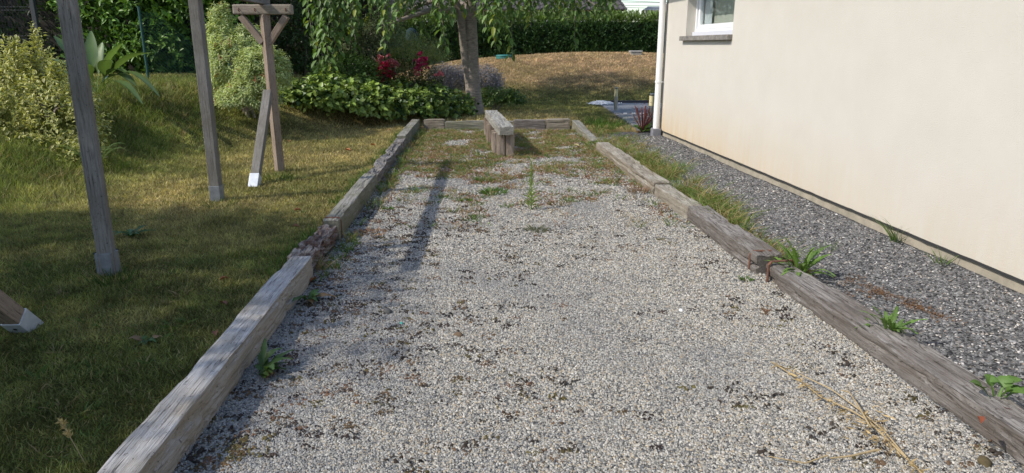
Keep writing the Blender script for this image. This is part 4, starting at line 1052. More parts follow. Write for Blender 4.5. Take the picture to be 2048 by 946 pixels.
# ivy bed
ivy = []
for (px, py, Y, rx, rz) in ((600, 185, 12.6, .35, .22), (640, 195, 12.6, .45, .28), (690, 200, 12.8, .5, .34), (740, 205, 13.0, .5, .36), (790, 210, 13.3, .5, .36), (835, 212, 13.5, .45, .34), (880, 212, 13.9, .4, .34), (915, 210, 14.3, .3, .3), (660, 175, 13.2, .5, .3), (720, 180, 13.6, .5, .3), (800, 185, 14.0, .5, .3), (860, 190, 14.3, .4, .3)):
    q = at(px, py, Y); ivy.append((q.x, q.y, max(q.z-.04, gz1(q.x, q.y)), rx, .4, rz))
p1 = shoots(ivy, 1050, 5, .22, .105, .095, (.28, .36, .08), (.19, .27, .06), HEART, .35, 1.1, .16, .15, .42)
p2 = shoots(ivy, 500, 5, .3, .09, .08, (.05, .10, .02), (.04, .08, .018), HEART, .2, 1.1, .35, .1, .3)
plant('ivy_bed', 'spreading mass of broad glossy ivy leaves at the lawn edge', 'ground cover', (ivy[3][0], ivy[3][1], .3), [p1, p2], M_gloss)
# rose bush with red clusters
rl = [lb(800, 160, 14.2, .45, .3), lb(845, 160, 14.3, .4, .3), lb(770, 150, 14.2, .3, .28)]
e = simple_shrub('rose bush with crimson and pink flower clusters in the border', rl, 620, 7, .06, .032, (.05, .075, .02), (.085, .085, .03), LEAF4, name='rose_bush', tl=.3, up=.5, tipcol=(.16, .06, .04), tipfrac=.25)
M_pet = foliage('rose_petal', .5, .25)
def flowers(px, py, Y, n, r, col, k=0):
    q = at(px, py, Y); base = np.array(e.location)
    P = rng.normal(0, 1, (int(n*1.5), 3))*r*1.15+np.array(q)
    ps = []
    for pnt in P:
        d = sphere_dirs(14, -.3); cc_ = np.array(col)*rng.uniform(.6, 1.35, (14, 1))
        ps.append(leaves(LEAF4, np.tile(pnt, (14, 1))+d*.008, d, sphere_dirs(14, -1), np.full(14, .05), np.full(14, .05), cc_, cc_))
    V, T, cc = cat_np(ps)
    o = link_mesh('flower_cluster', npmesh('flower_cluster', V-base[None], T, cc), M_pet, e); o['kind'] = 'stuff'
    q0 = Vector(q)-Vector(base); tube('flower_stalk', [(q0.x*.6, q0.y*.6+.05, q0.z-.4), (q0.x*.95, q0.y, q0.z-.15), tuple(q0)], [.008, .006, .004], M_bark, e, 5)
RED = (.46, .012, .06); PINK = (.5, .13, .16)
for (px, py, n, r, col) in ((768, 142, 12, .055, RED), (764, 152, 7, .04, RED), (782, 150, 7, .04, RED), (768, 133, 6, .04, RED), (845, 122, 11, .06, (.36, .015, .09)), (838, 130, 5, .04, (.3, .02, .09)), (780, 120, 5, .05, PINK), (758, 116, 5, .04, PINK), (790, 126, 6, .035, PINK), (876, 148, 3, .03, PINK), (832, 148, 2, .03, PINK)):
    flowers(px, py, 13.9, n, r, col)
# big-leaved clump
M_big = foliage('broad_leaf_surface', .35, .3)
def big_leaf(name, base, tip, w, sag, col, parent, mat=M_big, ns=10, wave=.0, lobed=0.0, side=None, petiole=.25):
    base = Vector(base); tip = Vector(tip); L = (tip-base).length; d = (tip-base).normalized()
    side = (d.cross(Vector((0, 0, 1)))).normalized() if side is None else Vector(side)
    nrm = side.cross(d).normalized(); V = []; Cc = []; F = []
    for i in range(ns+1):
        t = i/ns; p = base.lerp(tip, t)+Vector((0, 0, 1))*sag*4*t*(1-t)*L
        u = max(0, (t-petiole)/(1-petiole)); hw = w*(math.sin(math.pi*min(1, u**.75)*.97)**.8) if u > 0 else 0
        if lobed and u > 0: hw *= 1-lobed*(.5+.5*math.cos(i*math.pi))
        hw = max(hw, .006)
        wv = wave*math.sin(t*14)*hw
        V += [p-side*hw+nrm*(hw*.35+wv), p, p+side*hw+nrm*(hw*.35-wv)]
        sh = .85+.25*R.random()
        Cc += [tuple(x*sh for x in col), tuple(min(1, x*1.35) for x in col), tuple(x*sh for x in col)]
        if i: k = 3*i; F += [(k-3, k-2, k+1), (k-3, k+1, k), (k-2, k-1, k+2), (k-2, k+2, k+1)]
    o = npmesh(name, np.array([tuple(v) for v in V]), np.array(F), np.array(Cc), True)
    return link_mesh(name, o, mat, parent)
cb_ = at(195, 195, 10.4); cz = gz1(cb_.x, cb_.y)
e = empty('broad_leaf_plant', (cb_.x, cb_.y, cz), 0, 'clump of huge pointed leaves on the bank behind the tallest post', 'plant')
for (px, py, Y, w, sg) in ((182, 62, 10.6, .09, .02), (246, 86, 10.3, .085, .06), (302, 106, 10.0, .10, .10), (258, 150, 9.9, .07, .2), (272, 172, 9.9, .09, .2), (318, 192, 9.6, .06, .2), (285, 208, 9.5, .06, .18), (108, 72, 10.6, .10, .05), (100, 118, 10.4, .09, .12), (88, 150, 10.3, .09, .2), (128, 100, 10.2, .10, .04), (150, 58, 10.8, .07, .0), (215, 120, 9.9, .09, .12), (160, 128, 9.9, .09, .14), (235, 150, 10.6, .08, .12), (205, 85, 10.7, .09, .05), (140, 165, 9.8, .08, .2), (120, 80, 10.9, .05, .0)):
    q = at(px, py, Y)-Vector((cb_.x, cb_.y, cz))
    g = R.uniform(.8, 1.15)
    big_leaf('leaf', (R.gauss(0, .06), R.gauss(0, .06), .05), q, w*1.05, sg, (.10*g, .155*g, .05*g), e, wave=.05, petiole=.38)
# ferns and rough growth at the foot of the variegated shrub
fb = at(185, 300, 8.0); fz = gz1(fb.x, fb.y)
e = empty('fern', (fb.x, fb.y, fz), 0, 'small fern with arching fronds under the variegated shrub', 'fern')
for k in range(9):
    a_ = k*.7+.2; tipv = np.array([math.cos(a_)*.38, math.sin(a_)*.38, .18+.1*R.random()])
    t = np.linspace(.15, 1, 22); Pm = t[:, None]*tipv[None]; Pm[:, 2] += .45*t*(1-t)
    d = unit(tipv)[None]; sd = np.cross(d, [0, 0, 1.0]); ps = []
    for s in (-1, 1):
        Dd = unit(np.repeat(sd*s, 22, 0)+d*.5+np.array([0, 0, -.1])); lw_ = .085*np.sin(np.pi*np.clip(t*.9+.08, 0, 1))
        cc_ = np.array([[.10, .15, .03]])*rng.uniform(.7, 1.3, (22, 1)); ps.append(leaves(LEAF2, Pm, Dd, np.tile([0, 0, 1.0], (22, 1)), lw_, np.full(22, .018), cc_, cc_))
    V, T, cc = cat_np(ps); link_mesh('frond', npmesh('frond', V, T, cc), M_leaf, e)
parts = []
for i in range(260):
    x = R.uniform(-6.6, -4.0); y = R.uniform(7.2, 12.4)
    xb = float(np.interp(y, [7, 12.4], [-4.7, -4.2]))
    if x > xb-.0 and R.random() < .8: continue
    g = R.random(); col = ((.07, .12, .02), (.15, .21, .045)) if g < .8 else (DRY0, DRY1)
    parts.append(clump_np((x, y, gz1(x, y)-.01), 22, R.uniform(.10, .26), .10, .55, .008, *col, 2, .6))
for i in range(70):     # dry and green growth along the border's foot and behind the far sleepers
    px = R.uniform(960, 1290); q = gp(px, R.uniform(224, 236)); parts.append(clump_np((q.x, 12.98+R.random()*.4, .1), 6, R.uniform(.05, .2), .06, .4, .006, *(R.choice([(DRY0, DRY1), (GR0, GR1)])), 2, .4))
for i in range(60):
    x = R.gauss(1.75, .22); y = R.gauss(13.6, .5); parts.append(clump_np((x, y, .0), 18, R.uniform(.12, .26), .07, .5, .009, GR0, (.15, .24, .04), 2, .5))
tag(link_mesh('rough_grass', npmesh('rough_grass', *cat_np(parts)), M_grass), 'rough unmown grass on the bank and round the court end', 'grass', kind='stuff')

# ------------------------------------------------------------------ weeping cherry
TB = at(945, 229, 14.6); TBz = gz1(TB.x, TB.y)
tree = empty('cherry_tree', (TB.x, TB.y, TBz), 0, 'weeping cherry tree with drooping leafy branches behind the court', 'tree')
def tl_(px, py, Y): q = at(px, py, Y); return (q.x-TB.x, q.y-TB.y, q.z-TBz)
tr = tube('trunk', [(.05, 0, -.15), (.04, 0, .05), tl_(947, 195, 14.6), tl_(944, 150, 14.6), tl_(942, 100, 14.6), tl_(941, 50, 14.6), tl_(940, 0, 14.6), tl_(945, -40, 14.6)],
          [.25, .195, .165, .155, .145, .135, .12, .09], M_bark, tree, 24, .12, 3)
tube('limb', [tl_(937, 165, 14.55), tl_(929, 105, 14.5), tl_(924, 60, 14.45), tl_(920, 20, 14.4), tl_(890, -30, 14.3), tl_(840, -70, 14.0), tl_(760, -60, 13.6), tl_(700, -20, 13.4)], [.075, .08, .08, .075, .06, .05, .035, .02], M_bark, tree, 12, .1, 5)
for k, (pts) in enumerate(([(940, 0, 14.6), (985, -50, 14.2), (1060, -70, 13.8), (1130, -30, 13.5), (1190, 10, 13.3)], [(940, 20, 14.6), (900, -10, 15.2), (840, 10, 15.8), (790, 40, 16.0), (740, 70, 16)],
                           [(940, -10, 14.6), (960, -70, 14.8), (1010, -90, 15.4), (1080, -40, 15.8)], [(912, 20, 14.4), (860, 20, 14.0), (800, 40, 13.6), (770, 52, 13.4)], [(945, -30, 14.6), (940, -90, 13.6), (930, -80, 12.8), (920, -20, 12.4)])):
    pp = [tl_(*q) for q in pts]; tube('limb', pp, [.07*(1-.75*i/(len(pp)-1)) for i in range(len(pp))], M_bark, tree, 8, .1, k)
strands = []
spec = [(650, 150, 13.2), (640, 128, 13.3), (662, 140, 13.1), (630, 105, 13.4), (675, 118, 13.2), (690, 85, 13.5), (648, 90, 13.0), (705, 60, 13.6), (722, 45, 13.7), (742, 40, 13.5), (768, 102, 13.0), (772, 75, 13.1), (764, 60, 13.2), (790, 40, 13.8), (810, 32, 14), (835, 50, 14.4), (855, 70, 14.4), (870, 60, 13.9), (893, 100, 13.0), (890, 60, 13.2), (905, 45, 13.2), (960, 45, 13.2), (972, 62, 12.9), (985, 78, 12.7), (1000, 50, 13.2), (1012, 62, 13.0), (1030, 40, 13.4), (1050, 35, 13.5), (1062, 55, 13.3), (1085, 30, 13.4), (1105, 35, 13.6), (1130, 48, 13.3), (1150, 38, 13.2), (1172, 28, 13.4), (1190, 30, 13.3), (1205, 22, 13.4), (1215, 38, 13.3), (1025, 115, 13.4), (990, 96, 12.8), (1150, 100, 13.9), (1222, 20, 13.2)]
for (px, py, Y) in spec:
    strands.append((px, py, Y, 1))
for i in range(125):
    px = R.uniform(625, 1222); py = R.uniform(-25, 38) if px > 720 else R.uniform(-10, 105)
    strands.append((px, py, R.uniform(12.9, 16.2), 0))
LP, LDr, LNr = [], [], []; tw = []
for (px, py, Y, main) in strands:
    b0 = Vector(tl_(px, py, Y)); top = Vector((b0.x+R.gauss(0, .15), b0.y+R.gauss(0, .12), max(b0.z+.75, 2.3)+R.uniform(0, .5)))
    Ls = (top-b0).length; tw.append(tube_data([top, top.lerp(b0, .5)+Vector((R.gauss(0, .04), R.gauss(0, .04), .03)), b0], [.008, .005, .003], 4))
    for s in range(1 if not main else 2):
        n = int(Ls/.07)
        for i in range(n):
            t = i/n; p_ = top.lerp(b0, t); a_ = i*2.4+R.random()*1.2+s*1.3
            LP.append((p_.x+.05*s*math.cos(px+i*.2), p_.y+.05*s*math.sin(px), p_.z)); LDr.append((math.cos(a_)*.75, math.sin(a_)*.75, -.8+R.gauss(0, .25))); LNr.append((math.cos(a_)*.8+R.gauss(0, .3), math.sin(a_)*.8-.3+R.gauss(0, .3), .75))
k = len(LP); vr = rng.uniform(.65, 1.35, (k, 1)); s = rng.uniform(.75, 1.2, k)
yel = rng.uniform(0, 1, k) < .06
ci = np.array([.13, .22, .055])*vr; co = np.array([.11, .185, .045])*vr; ci[yel] = np.array([.24, .27, .04]); co[yel] = ci[yel]
lv = leaves(LEAF8, np.array(LP), np.array(LDr), np.array(LNr), .165*s, .08*s, ci, co)
cl = [(-.3, -.2, 3.3, 2.0, 1.5, .7), (-2.1, .8, 3.2, 1.3, 1.2, .6), (1.5, -.4, 2.9, 1.4, 1.2, .6), (.4, -1.2, 3.0, 1.5, 1.0, .6)]
cv = shoots(cl, 800, 8, .5, .12, .06, (.075, .14, .03), (.065, .125, .026), LEAF4, -.2, 1.0, .3, .4, .3, zmin=-.6)
V, T, cc = cat_np([lv, cv]); link_mesh('crown', npmesh('crown', V, T, cc), M_leaf, tree)
v, f = merge(tw); link_mesh('hanging_twig', pymesh('hanging_twig', v, f), M_bark, tree)
bpy.data.objects['hanging_twig']['kind'] = 'stuff'

# tree beyond the left edge whose shade lies on the lawn
SH = Vector((-8.4, 1.75, 5.0))
stree = empty('shade_tree', (SH.x-.3, SH.y, .3), 0, 'tall broad-leaved tree out beyond the lawn throwing shade over it', 'tree')
tube('trunk', [(0, 0, -.2), (.1, 0, 1.5), (.2, .1, 3), (.3, 0, 4.6), (.3, 0, 6)], [.24, .19, .15, .1, .04], M_bark, stree, 12, .1, 8)
for k in range(7):
    a_ = k*.95; tube('limb', [(.2, .05, 2.6+k*.3), (.3+math.cos(a_)*.9, math.sin(a_)*1.1, 3.6+k*.28), (.3+math.cos(a_)*1.6, math.sin(a_)*2.0, 4.1+k*.25)], [.08, .05, .015], M_bark, stree, 7, .1, k)
cl = [(.1, .2, 4.6, 1.5, 2.1, 1.2), (.5, 1.5, 4.5, 1.2, 1.1, 1.0), (.6, -1.6, 4.6, 1.5, 1.4, 1.2), (.9, .4, 5.3, 1.1, 1.5, .8), (-.4, .4, 3.4, 1.4, 1.7, .8), (-.2, -2.4, 4.0, 1.5, 1.4, 1.2)]
cv = shoots(cl, 3300, 8, .6, .17, .095, (.06, .11, .025), (.05, .10, .02), LEAF4, .1, 1.0, .35, .1, .3, zmin=-.8)
cv2 = shoots([(1.9, -.3, 4.9, 1.0, .8, .5), (1.3, -1.0, 4.6, 1.0, .8, .6)], 150, 8, .6, .14, .075, (.06, .11, .025), (.05, .10, .02), LEAF4, .1, 1.0, .4, .1, .3, zmin=-.8)
V, T, cc = cat_np([cv, cv2]); link_mesh('crown', npmesh('crown', V, T, cc), M_leaf, stree)

bt = empty('border_tree', (-3.3, 16.9, .3), 0, 'dark-trunked tree rising out of the border above the shrubs', 'tree')
tube('trunk', [(0, 0, -.3), (.1, 0, .6), (.35, .1, 1.6), (.5, .1, 2.6), (.5, .2, 4.5)], [.12, .10, .09, .08, .04], M_bark, bt, 10, .1, 2)
tube('limb', [(.12, 0, .7), (-.25, .1, 1.5), (-.5, .2, 2.6), (-.6, .3, 3.6)], [.07, .06, .05, .02], M_bark, bt, 8, .1, 4)
cv = shoots([(.4, .3, 4.6, 1.7, 1.5, 1.3), (1.2, .8, 5.4, 1.3, 1.3, 1.0), (-.6, .5, 4.2, 1.3, 1.2, 1.2), (.3, 1.4, 5.6, 1.6, 1.3, .9)], 1500, 8, .5, .15, .085, (.06, .11, .025), (.05, .10, .02), LEAF4, .1, 1.0, .3, .1, .3, zmin=-.8)
link_mesh('crown', npmesh('crown', *cv), M_leaf, bt)
# unseen hedge, added beyond the picture's edge to cut skylight on the near lawn
nb = 1500; Pq = np.stack([rng.uniform(-8.3, -7.3, nb), rng.uniform(-4, 5.2, nb), rng.uniform(.1, 3.3, nb)], 1)
Dq = unit(rng.normal(0, 1, (nb, 3))+np.array([.8, 0, .4]))
Pq = np.repeat(Pq, 6, 0)+rng.normal(0, .09, (nb*6, 3)); Dq = np.repeat(Dq, 6, 0)+rng.normal(0, .6, (nb*6, 3)); vr = rng.uniform(.6, 1.4, (nb*6, 1))
bh = leaves(LEAF4, Pq, Dq, unit(rng.normal(0, 1, (nb*6, 3))+np.array([.6, 0, .6])), rng.uniform(.12, .2, nb*6), rng.uniform(.07, .11, nb*6), np.array([[.05, .10, .02]])*vr, np.array([[.06, .12, .025]])*vr)
e = plant('sky_block_hedge', 'unseen leafy hedge added to keep skylight off the near lawn', 'hedge', (-7.8, .6, .1), [bh], M_leaf)
obox('branches', -.25, .25, -4.4, 4.4, 0, 2.9, M_core, e)
# ------------------------------------------------------------------ single weeds and small things
def tuft(label, px, py, n, h, spread, lean, wd, col, seg=3, curl=.6, name='grass_tuft', cat='grass tuft', z=0.0, group=None, pos=None, mat=M_grass):
    q = pos or gp(px, py, z); V, T, cc = clump_np((0, 0, 0), n, h, spread, lean, wd, *col, seg, curl)
    o = link_mesh(name, npmesh(name, V, T, cc), mat, None, (q[0], q[1], z)); return tag(o, label, cat, group)
G = ((.055, .11, .02), (.12, .21, .035)); BL_ = ((.07, .12, .04), (.16, .24, .09))
tuft('tall thin-bladed grass clump rooted at the house plinth', 1793, 487, 24, .34, .03, .55, .009, ((.07, .12, .03), (.17, .22, .08)), 4, .55, z=.03)
tuft('shorter grass clump at the plinth, nearer the camera than the tall one', 1882, 535, 22, .2, .03, .6, .008, ((.07, .12, .03), (.17, .22, .08)), 4, .4, z=.03)
tuft('wispy grass clump alone in the middle of the slate chippings', 1655, 503, 18, .16, .05, .7, .005, BL_, 3, .4, z=.02)
tuft('bluish-green spiky tuft in the gravel near the lawn-side sleepers', 842, 385, 34, .13, .08, .6, .007, BL_)
tuft('small dark green cushion weed on the open gravel', 930, 402, 60, .05, .07, 1.2, .012, G, 2, .3)
tuft('largest dark green weed patch in front of the bench', 988, 386, 150, .08, .15, 1.0, .013, G, 2, .4)
tuft('leafy weed patch just behind the largest one', 968, 362, 90, .08, .11, 1.0, .012, G, 2, .4)
tuft('grey-green purple-tinged weed nearest the camera on the open gravel', 1072, 462, 90, .07, .08, 1.1, .009, ((.08, .09, .05), (.17, .17, .10)), 2, .4)
tuft('flat reddish weed mat nearest the beam shadow', 945, 460, 80, .03, .12, 1.6, .010, ((.14, .07, .03), (.2, .13, .05)), 2, .3)
tuft('rusty dry weed mat beside the banded grey sleeper', 742, 467, 110, .05, .12, 1.6, .007, ((.26, .13, .06), (.38, .22, .1)), 2, .4, mat=M_dryp)
tuft('straw-coloured dead weed at the foot of the rotten sleeper', 628, 540, 90, .15, .09, 1.0, .005, ((.28, .19, .09), (.46, .34, .17)), 3, .4, mat=M_dryp)
tuft('bright green round weed in the gravel close to the lawn edge', 775, 418, 40, .04, .05, 1.2, .012, ((.06, .14, .02), (.12, .25, .04)), 2, .3)
tuft('dry seeding grass tuft leaning on the pale driftwood sleeper', 1275, 385, 80, .17, .1, .7, .005, ((.2, .11, .06), (.34, .22, .12)), 3, .4)
tuft('brown and green weed just right of the tall spike plant', 1118, 410, 70, .06, .11, 1.1, .008, ((.12, .09, .03), (.22, .16, .06)), 2, .4)
tuft('tiny green weed at the iron banded sleeper end', 1493, 560, 60, .035, .04, 1.3, .008, G, 2, .3)
tuft('grass tuft bent over the start of the long cracked sleeper', 1560, 535, 46, .34, .06, .8, .006, ((.08, .13, .03), (.18, .24, .07)), 4, .8, z=.03)
tuft('large mixed grass patch growing against the bench foot', 925, 330, 160, .10, .26, .8, .008, ((.09, .12, .03), (.2, .22, .06)), 2, .4)
tuft('dark grass skirt round the tallest post shoe', 232, 562, 90, .12, .14, .5, .006, ((.04, .08, .016), (.07, .13, .025)), 3, .4, z=.03)
tuft('grass skirt round the shorter grey post', 440, 412, 80, .09, .15, .6, .007, ((.06, .10, .02), (.10, .16, .03)), 3, .4, z=.03)
tuft('bushy green grass skirt between the brace and the T-post', 552, 362, 190, .13, .2, .6, .008, ((.08, .13, .02), (.16, .22, .04)), 3, .4, z=.03)
# tall spike weed
q = gp(1062, 420); hh = at(1062, 322, q.y).z
e = empty('spike_weed', (q.x, q.y, 0), 0, 'single tall upright yellow-green weed spike in the gravel', 'weed')
tube('stem', [(0, 0, -.02), (.005, 0, hh*.5), (-.004, 0, hh)], [.005, .004, .002], plain('weed_stem_green', (.12, .19, .04), .6), e, 6)
n = 74; t = np.linspace(.02, 1, n)**1.0; az = np.arange(n)*2.4
Pm = np.stack([0*t, 0*t, t*hh], 1); Dd = np.stack([np.cos(az), np.sin(az), .7+1.2*t], 1)
cc_ = np.array([[.24, .33, .07]])*rng.uniform(.6, 1.3, (n, 1)); Dd = Dd+rng.normal(0, .25, Dd.shape)
V, T, cc = leaves(LEAF4, Pm, Dd, np.tile([0, 0, 1.0], (n, 1))+rng.normal(0, .3, (n, 3)), rng.uniform(.6, 1.2, n)*(.085*(1-t)**1.5+.035), .011*np.ones(n), cc_, cc_)
link_mesh('foliage', npmesh('foliage', V, T, cc), M_leaf, e)
# rosettes with separate leaves
def rosette(label, pos, n, ln, w, col, lobed=.35, up=.4, name='rosette_weed', cat='weed', az0=0, arc=6.283, sag=.12, pet=.2):
    e = empty(name, pos, 0, label, cat)
    for i in range(n):
        a_ = az0+arc*i/n+R.gauss(0, .25); l_ = ln*R.uniform(.45, 1.15); el = up*R.uniform(.2, 1.5); dead = R.random() < .16
        tip = (math.cos(a_)*l_*math.cos(el), math.sin(a_)*l_*math.cos(el), l_*math.sin(el)); g = R.uniform(.75, 1.25)
        if dead: tip = (tip[0], tip[1], .015)
        big_leaf('leaf', (R.gauss(0, .012), R.gauss(0, .012), .0), tip, w*R.uniform(.6, 1.2), sag*R.uniform(.4, 1.6), (.2*g, .12*g, .055*g) if dead else tuple(c_*g for c_ in col), e, M_leaf, 15, .16, lobed, None, pet)
    return e
LG = (.085, .155, .035)
rosette('lush toothed-leaf weed clump spilling over the start of the cracked sleeper', tuple(gp(1600, 555, .04)), 44, .26, .022, (.115, .195, .04), .5, .8)
rosette('leafy rosette with toothed leaves halfway along the cracked sleeper', tuple(gp(1778, 672, .07)), 30, .18, .018, (.105, .18, .04), .5, .65)
rosette('dark dock-like rosette tight against the silver sleeper', (-1.17, 2.96, .01), 16, .16, .022, (.055, .10, .025), .2, .55, az0=-1.6, arc=4.2)
rosette('flat dark rosette where the silver sleeper meets the rotten piece', (-1.24, 3.92, .01), 9, .15, .026, (.055, .11, .025), .1, .3, az0=-1.6, arc=3.4)
rosette('low green weed lying in the shaded lawn', (-1.86, 3.25, .04), 8, .09, .02, (.05, .10, .02), .2, .2)
rosette('dark thistle-like rosette in the lawn between the two grey posts', tuple(gp(262, 472, .04)), 11, .17, .03, (.045, .10, .03), .35, .25)
# strawberry plant
sp_ = gp(1990, 815, .07)
e = empty('strawberry_plant', tuple(sp_), 0, 'small three-leaved strawberry plant behind the cracked sleeper', 'plant')
for k, (dx, dy, hz_, c_) in enumerate(((-.10, .03, .10, LG), (-.02, .06, .12, LG), (.06, .04, .12, (.09, .165, .035)), (.10, -.01, .09, LG), (.03, -.03, .10, (.10, .18, .04)), (.0, -.05, .03, (.2, .04, .03)))):
    big_leaf('leaf', (0, 0, 0), (dx, dy, hz_), .035, .15, c_, e, M_leaf, 8, .0, .12, None, .5)
    big_leaf('leaf', (dx*.6, dy*.6, hz_*.8), (dx*1.2+.03, dy*1.2-.03, hz_*.95), .034, .05, c_, e, M_leaf, 6, .0, .12, None, .05)
# dock with red seed stems by the bollard
dq = gp(1283, 262, 0)
e = rosette('dock plant with dark red seed stems by the downpipe corner', (2.28, 12.1, .02), 15, .26, .05, (.07, .13, .03), .05, .5, 'dock_plant', 'plant')
for i in range(17):
    a_ = R.uniform(0, 6.28); l_ = R.uniform(.25, .5); x_, y_ = math.cos(a_)*.17, math.sin(a_)*.12
    tube('seed_stem', [(0, 0, 0), (x_*.5, y_*.5, l_*.55), (x_, y_, l_)], [.008, .010, .008], plain('dock_red', (.13, .035, .03), .8) if i == 0 else bpy.data.materials['dock_red'], e, 5, .5, i)
Ps = rng.normal(0, 1, (420, 3))*np.array([.09, .07, .10])+np.array([0, 0, .33]); cc_ = np.array([[.15, .05, .04]])*rng.uniform(.5, 1.5, (420, 1))
V, T, cc = leaves(LEAF2, Ps, rng.normal(0, 1, (420, 3))+np.array([0, 0, .6]), rng.normal(0, 1, (420, 3)), rng.uniform(.012, .03, 420), rng.uniform(.008, .014, 420), cc_, cc_)
o = link_mesh('seeds', npmesh('seeds', V, T, cc), M_dryp, e); o['kind'] = 'stuff'
# rust-coloured moss on the slate
parts = []
for (pxa, pya, pxb, pyb, n, sg) in ((1690, 552, 1740, 590, 70, .035), (1740, 575, 1840, 618, 90, .03), (1850, 625, 1910, 640, 40, .03), (1800, 600, 1850, 622, 50, .03), (1880, 735, 1935, 775, 60, .03), (1740, 650, 1760, 668, 25, .02), (1970, 820, 2040, 850, 50, .03), (1690, 585, 1700, 600, 12, .02), (1990, 640, 2010, 650, 10, .02)):
    for i in range(n):
        t = R.random(); q = gp(pxa+(pxb-pxa)*t, pya+(pyb-pya)*t, .03)
        if R.random() < .5: parts.append(clump_np((q.x+R.gauss(0, sg*1.3), q.y+R.gauss(0, sg*1.3), .03), 9, .018, .022, 1.6, .005, (.14, .075, .04), (.26, .155, .085), 1, .2))
tag(link_mesh('rusty_moss', npmesh('rusty_moss', *cat_np(parts)), M_dryp), 'rust-brown dried moss strips on the slate chippings', 'moss', kind='stuff')
# dried stalk lying on the gravel
M_straw = plain('dry_straw', (.38, .285, .15), .8, 0, 30, .25)
sb = gp(1835, 946)
e = empty('dried_stalk', (sb.x, sb.y, .012), 0, 'long dead straw-coloured plant stalk lying on the gravel', 'dead stalk')
def sp2(px, py, z=.02): q = gp(px, py, z); return (q.x-sb.x, q.y-sb.y, z)
tube('stem', [sp2(1850, 960), sp2(1790, 900, .016), sp2(1735, 846, .018), sp2(1702, 826, .015), sp2(1640, 798, .016), sp2(1590, 758, .014), sp2(1542, 728, .015)], [.004, .004, .004, .004, .0035, .004, .003], M_straw, e, 6)
tube('stem', [sp2(1820, 930), sp2(1770, 870, .02), sp2(1715, 822, .022), sp2(1660, 782, .02), sp2(1575, 742, .02)], [.0035, .0035, .003, .003, .002], M_straw, e, 6)
tube('stem', [sp2(1740, 860, .03), sp2(1715, 815, .04), sp2(1698, 790, .03), sp2(1682, 785, .02)], [.004, .004, .003, .003], M_straw, e, 6)
tube('stem', [sp2(1755, 905, .015), sp2(1700, 918, .015), sp2(1660, 922, .012)], [.005, .004, .003], M_straw, e, 6)
tube('stem', [sp2(1655, 916, .01), sp2(1610, 932, .01), sp2(1535, 918, .01)], [.003, .003, .002], M_straw, e, 6)
Pn = []; 
for i in range(230):
    px, py = (R.gauss(1745, 24), R.gauss(862, 22)) if i < 80 else (lambda t: (1850-300*t, 955-225*t))(R.random())
    q = sp2(px, py, .018+R.random()*.02); Pn.append(q)
Pn = np.array(Pn); cc_ = np.array([[.42, .31, .16]])*rng.uniform(.6, 1.3, (len(Pn), 1))
V, T, cc = leaves(LEAF2, Pn, rng.normal(0, 1, (len(Pn), 3))*np.array([1, 1, .4]), rng.normal(0, 1, (len(Pn), 3)), rng.uniform(.018, .05, len(Pn)), rng.uniform(.005, .011, len(Pn)), cc_, cc_)
link_mesh('withered_leaves', npmesh('withered_leaves', V, T, cc), M_dryp, e)
# seed head on the shaded lawn
hq = gp(172, 930, .03); top = at(122, 842, hq.y)
e = empty('seeding_grass_stalk', tuple(hq), 0, 'lone straw-coloured grass seed head standing in the shaded lawn', 'grass stalk')
d = top-hq; tube('stem', [(0, 0, 0), tuple(d*.55), tuple(d)], .0016, M_straw, e, 5)
n = 50; t = rng.uniform(.62, 1, n); Pm = np.array(d)[None]*t[:, None]; cc_ = np.array([[.5, .38, .17]])*rng.uniform(.7, 1.2, (n, 1))
V, T, cc = leaves(LEAF2, Pm, np.array(d)[None]+rng.normal(0, .12, (n, 3)), rng.normal(0, 1, (n, 3)), np.full(n, .022), np.full(n, .008), cc_, cc_)
link_mesh('seed_head', npmesh('seed_head', V, T, cc), M_dryp, e)
# fallen leaves
M_fall = foliage('fallen_leaf_surface', .7, .2)
TVf, TFf, TWf = LEAF8
def fleaf(label, px, py, z, s, col, group=None, name='fallen_leaf'):
    q = gp(px, py, z); a_ = R.uniform(0, 6.28)
    V, T, cc = leaves(LEAF8, np.zeros((1, 3)), np.array([[math.cos(a_), math.sin(a_), .1]]), np.array([[R.gauss(0, .3), R.gauss(0, .3), 1.0]]), np.array([s]), np.array([s*.6]), np.array([col]), np.array([col])*.8)
    V[:, 2] += np.abs(V[:, 0]*math.sin(a_)-V[:, 1]*math.cos(a_))*.5
    o = link_mesh(name, npmesh(name, V, T, cc), M_fall, None, tuple(q)); return tag(o, label, 'leaf', group)
for (px, py, tx) in ((470, 264, 'orange leaf on the lawn in line between the shorter post and the pale shrub'), (655, 275, 'orange leaf on the open lawn midway between T-post and sleepers'), (740, 290, 'orange leaf on the lawn close to the lumpy worn sleeper'), (776, 259, 'orange leaf on the lawn close to the mossy dark sleeper'), (687, 227, 'orange leaf lying at the foot of the ivy bed'), (578, 284, 'orange leaf on the lawn just beyond the T-post'), (690, 300, 'orange leaf on the lawn level with the T-post foot, nearer the sleepers'), (560, 232, 'orange leaf on the lawn under the pale shrub')):
    fleaf(tx, px, py, .05, .10, (.42, .15, .05), 'fallen leaves on the lawn')
for (px, py, tx) in ((587, 421, 'dark curled leaf on the lawn beside the banded grey sleeper'), (583, 453, 'brown leaf on the lawn beside the near end of the banded grey sleeper'), (437, 560, 'brown leaf in the shade between the tallest post and the silver sleeper'), (440, 605, 'reddish leaf in the shade close to the middle of the silver sleeper'), (432, 662, 'nearest brown leaf in the shade beside the silver sleeper')):
    fleaf(tx, px, py, .05, .07, (.20, .075, .035), 'fallen leaves on the lawn')
fleaf('pair of rust-red leaves lying on top of the cracked sleeper', 1955, 832, .165, .06, (.3, .08, .035))
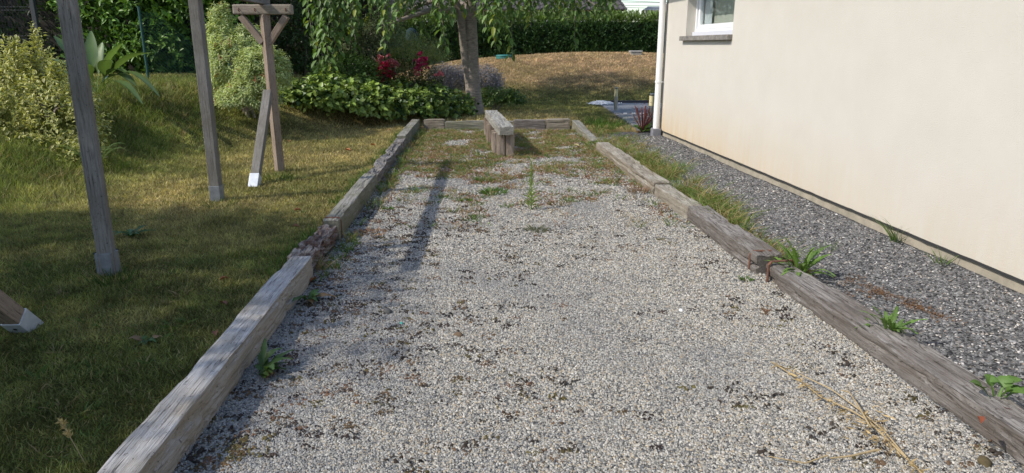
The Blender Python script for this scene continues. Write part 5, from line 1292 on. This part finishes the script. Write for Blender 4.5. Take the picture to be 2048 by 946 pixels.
fleaf('orange-brown leaf at the foot of the rotten sleeper', 617, 566, .015, .09, (.36, .12, .04))
fleaf('tan leaf stuck between weeds at the lawn-side edge of the gravel', 815, 322, .03, .18, (.5, .33, .14))
fleaf('small tan leaf lying in weeds beyond the bench shadow', 1147, 291, .03, .10, (.5, .42, .2))
# yellow flower specks in the lawn
P = []
for i in range(34):
    px, py = (R.gauss(697, 18), R.gauss(256, 5)) if i < 16 else ((R.gauss(600, 20), R.gauss(245, 8)) if i < 22 else (R.gauss(455, 14), R.gauss(240, 9)))
    q = gp(px, py, .07); P.append((q.x, q.y, gz1(q.x, q.y)+.05))
P = np.array(P); cc_ = np.tile([[.7, .52, .03]], (len(P), 1))
V, T, cc = cat_np([leaves(LEAF2, P, np.tile([math.cos(a_), math.sin(a_), .15], (len(P), 1)), np.tile([0, 0, 1.0], (len(P), 1)), np.full(len(P), .022), np.full(len(P), .02), cc_, cc_) for a_ in (0, 1.26, 2.5, 3.8, 5.0)])
tag(link_mesh('yellow_flowers', npmesh('yellow_flowers', V, T, cc), M_pet), 'scattered small yellow flowers in the lawn', 'flowers', kind='stuff')
# stray stones on the gravel
def pebble(label, px, py, s, col, mat):
    q = gp(px, py, .004); me = pymesh('stone', *(lambda v, f: (v, f))(*tube_data([(0, 0, -.3*s), (0, 0, .1*s), (.05*s, 0, .32*s), (.03*s, 0, .42*s)], [.45*s, .5*s, .36*s, .1*s], 9, .35, s*100)), True)
    o = link_mesh('stray_stone', me, mat, None, tuple(q)); o.scale = (1.3, .9, 1); o.rotation_euler = (0, 0, px); return tag(o, label, 'stone')
pebble('flat dark stone lying on the gravel near the silver sleeper', 775, 624, .05, 0, plain('dark_stone', (.07, .07, .065), .8, 0, 30, .3))
pebble('small teal plastic fragment on the gravel', 803, 647, .022, 0, plain('teal_chip', (.05, .35, .28), .6))
pebble('white quartz stone near the middle of the gravel', 1362, 621, .026, 0, M_white)
pebble('brown clod of earth on the open gravel', 917, 670, .04, 0, plain('earth_clod', (.13, .085, .05), .9, 0, 30, .3))
pebble('mossy brown clod beside the near end of the cracked sleeper', 1968, 925, .05, 0, plain('mossy_clod', (.08, .06, .025), .9, 0, 40, .4))
q = at(823, 64, 21.0)
cv = link_mesh('garden_cover', pymesh('garden_cover', *tube_data([(0, 0, -.25), (0, 0, -.05), (0, 0, .06), (0, 0, .12)], [.17, .18, .13, .04], 16), True), plain('teal_fabric', (.004, .022, .026), .9), None, tuple(q))
tag(cv, 'teal rounded cover glimpsed between the shrubs and hedge', 'cover')
tube('support_leg', [(0, 0, -.25), (0, 0, -1.3)], .012, M_dgrey, cv, 8)
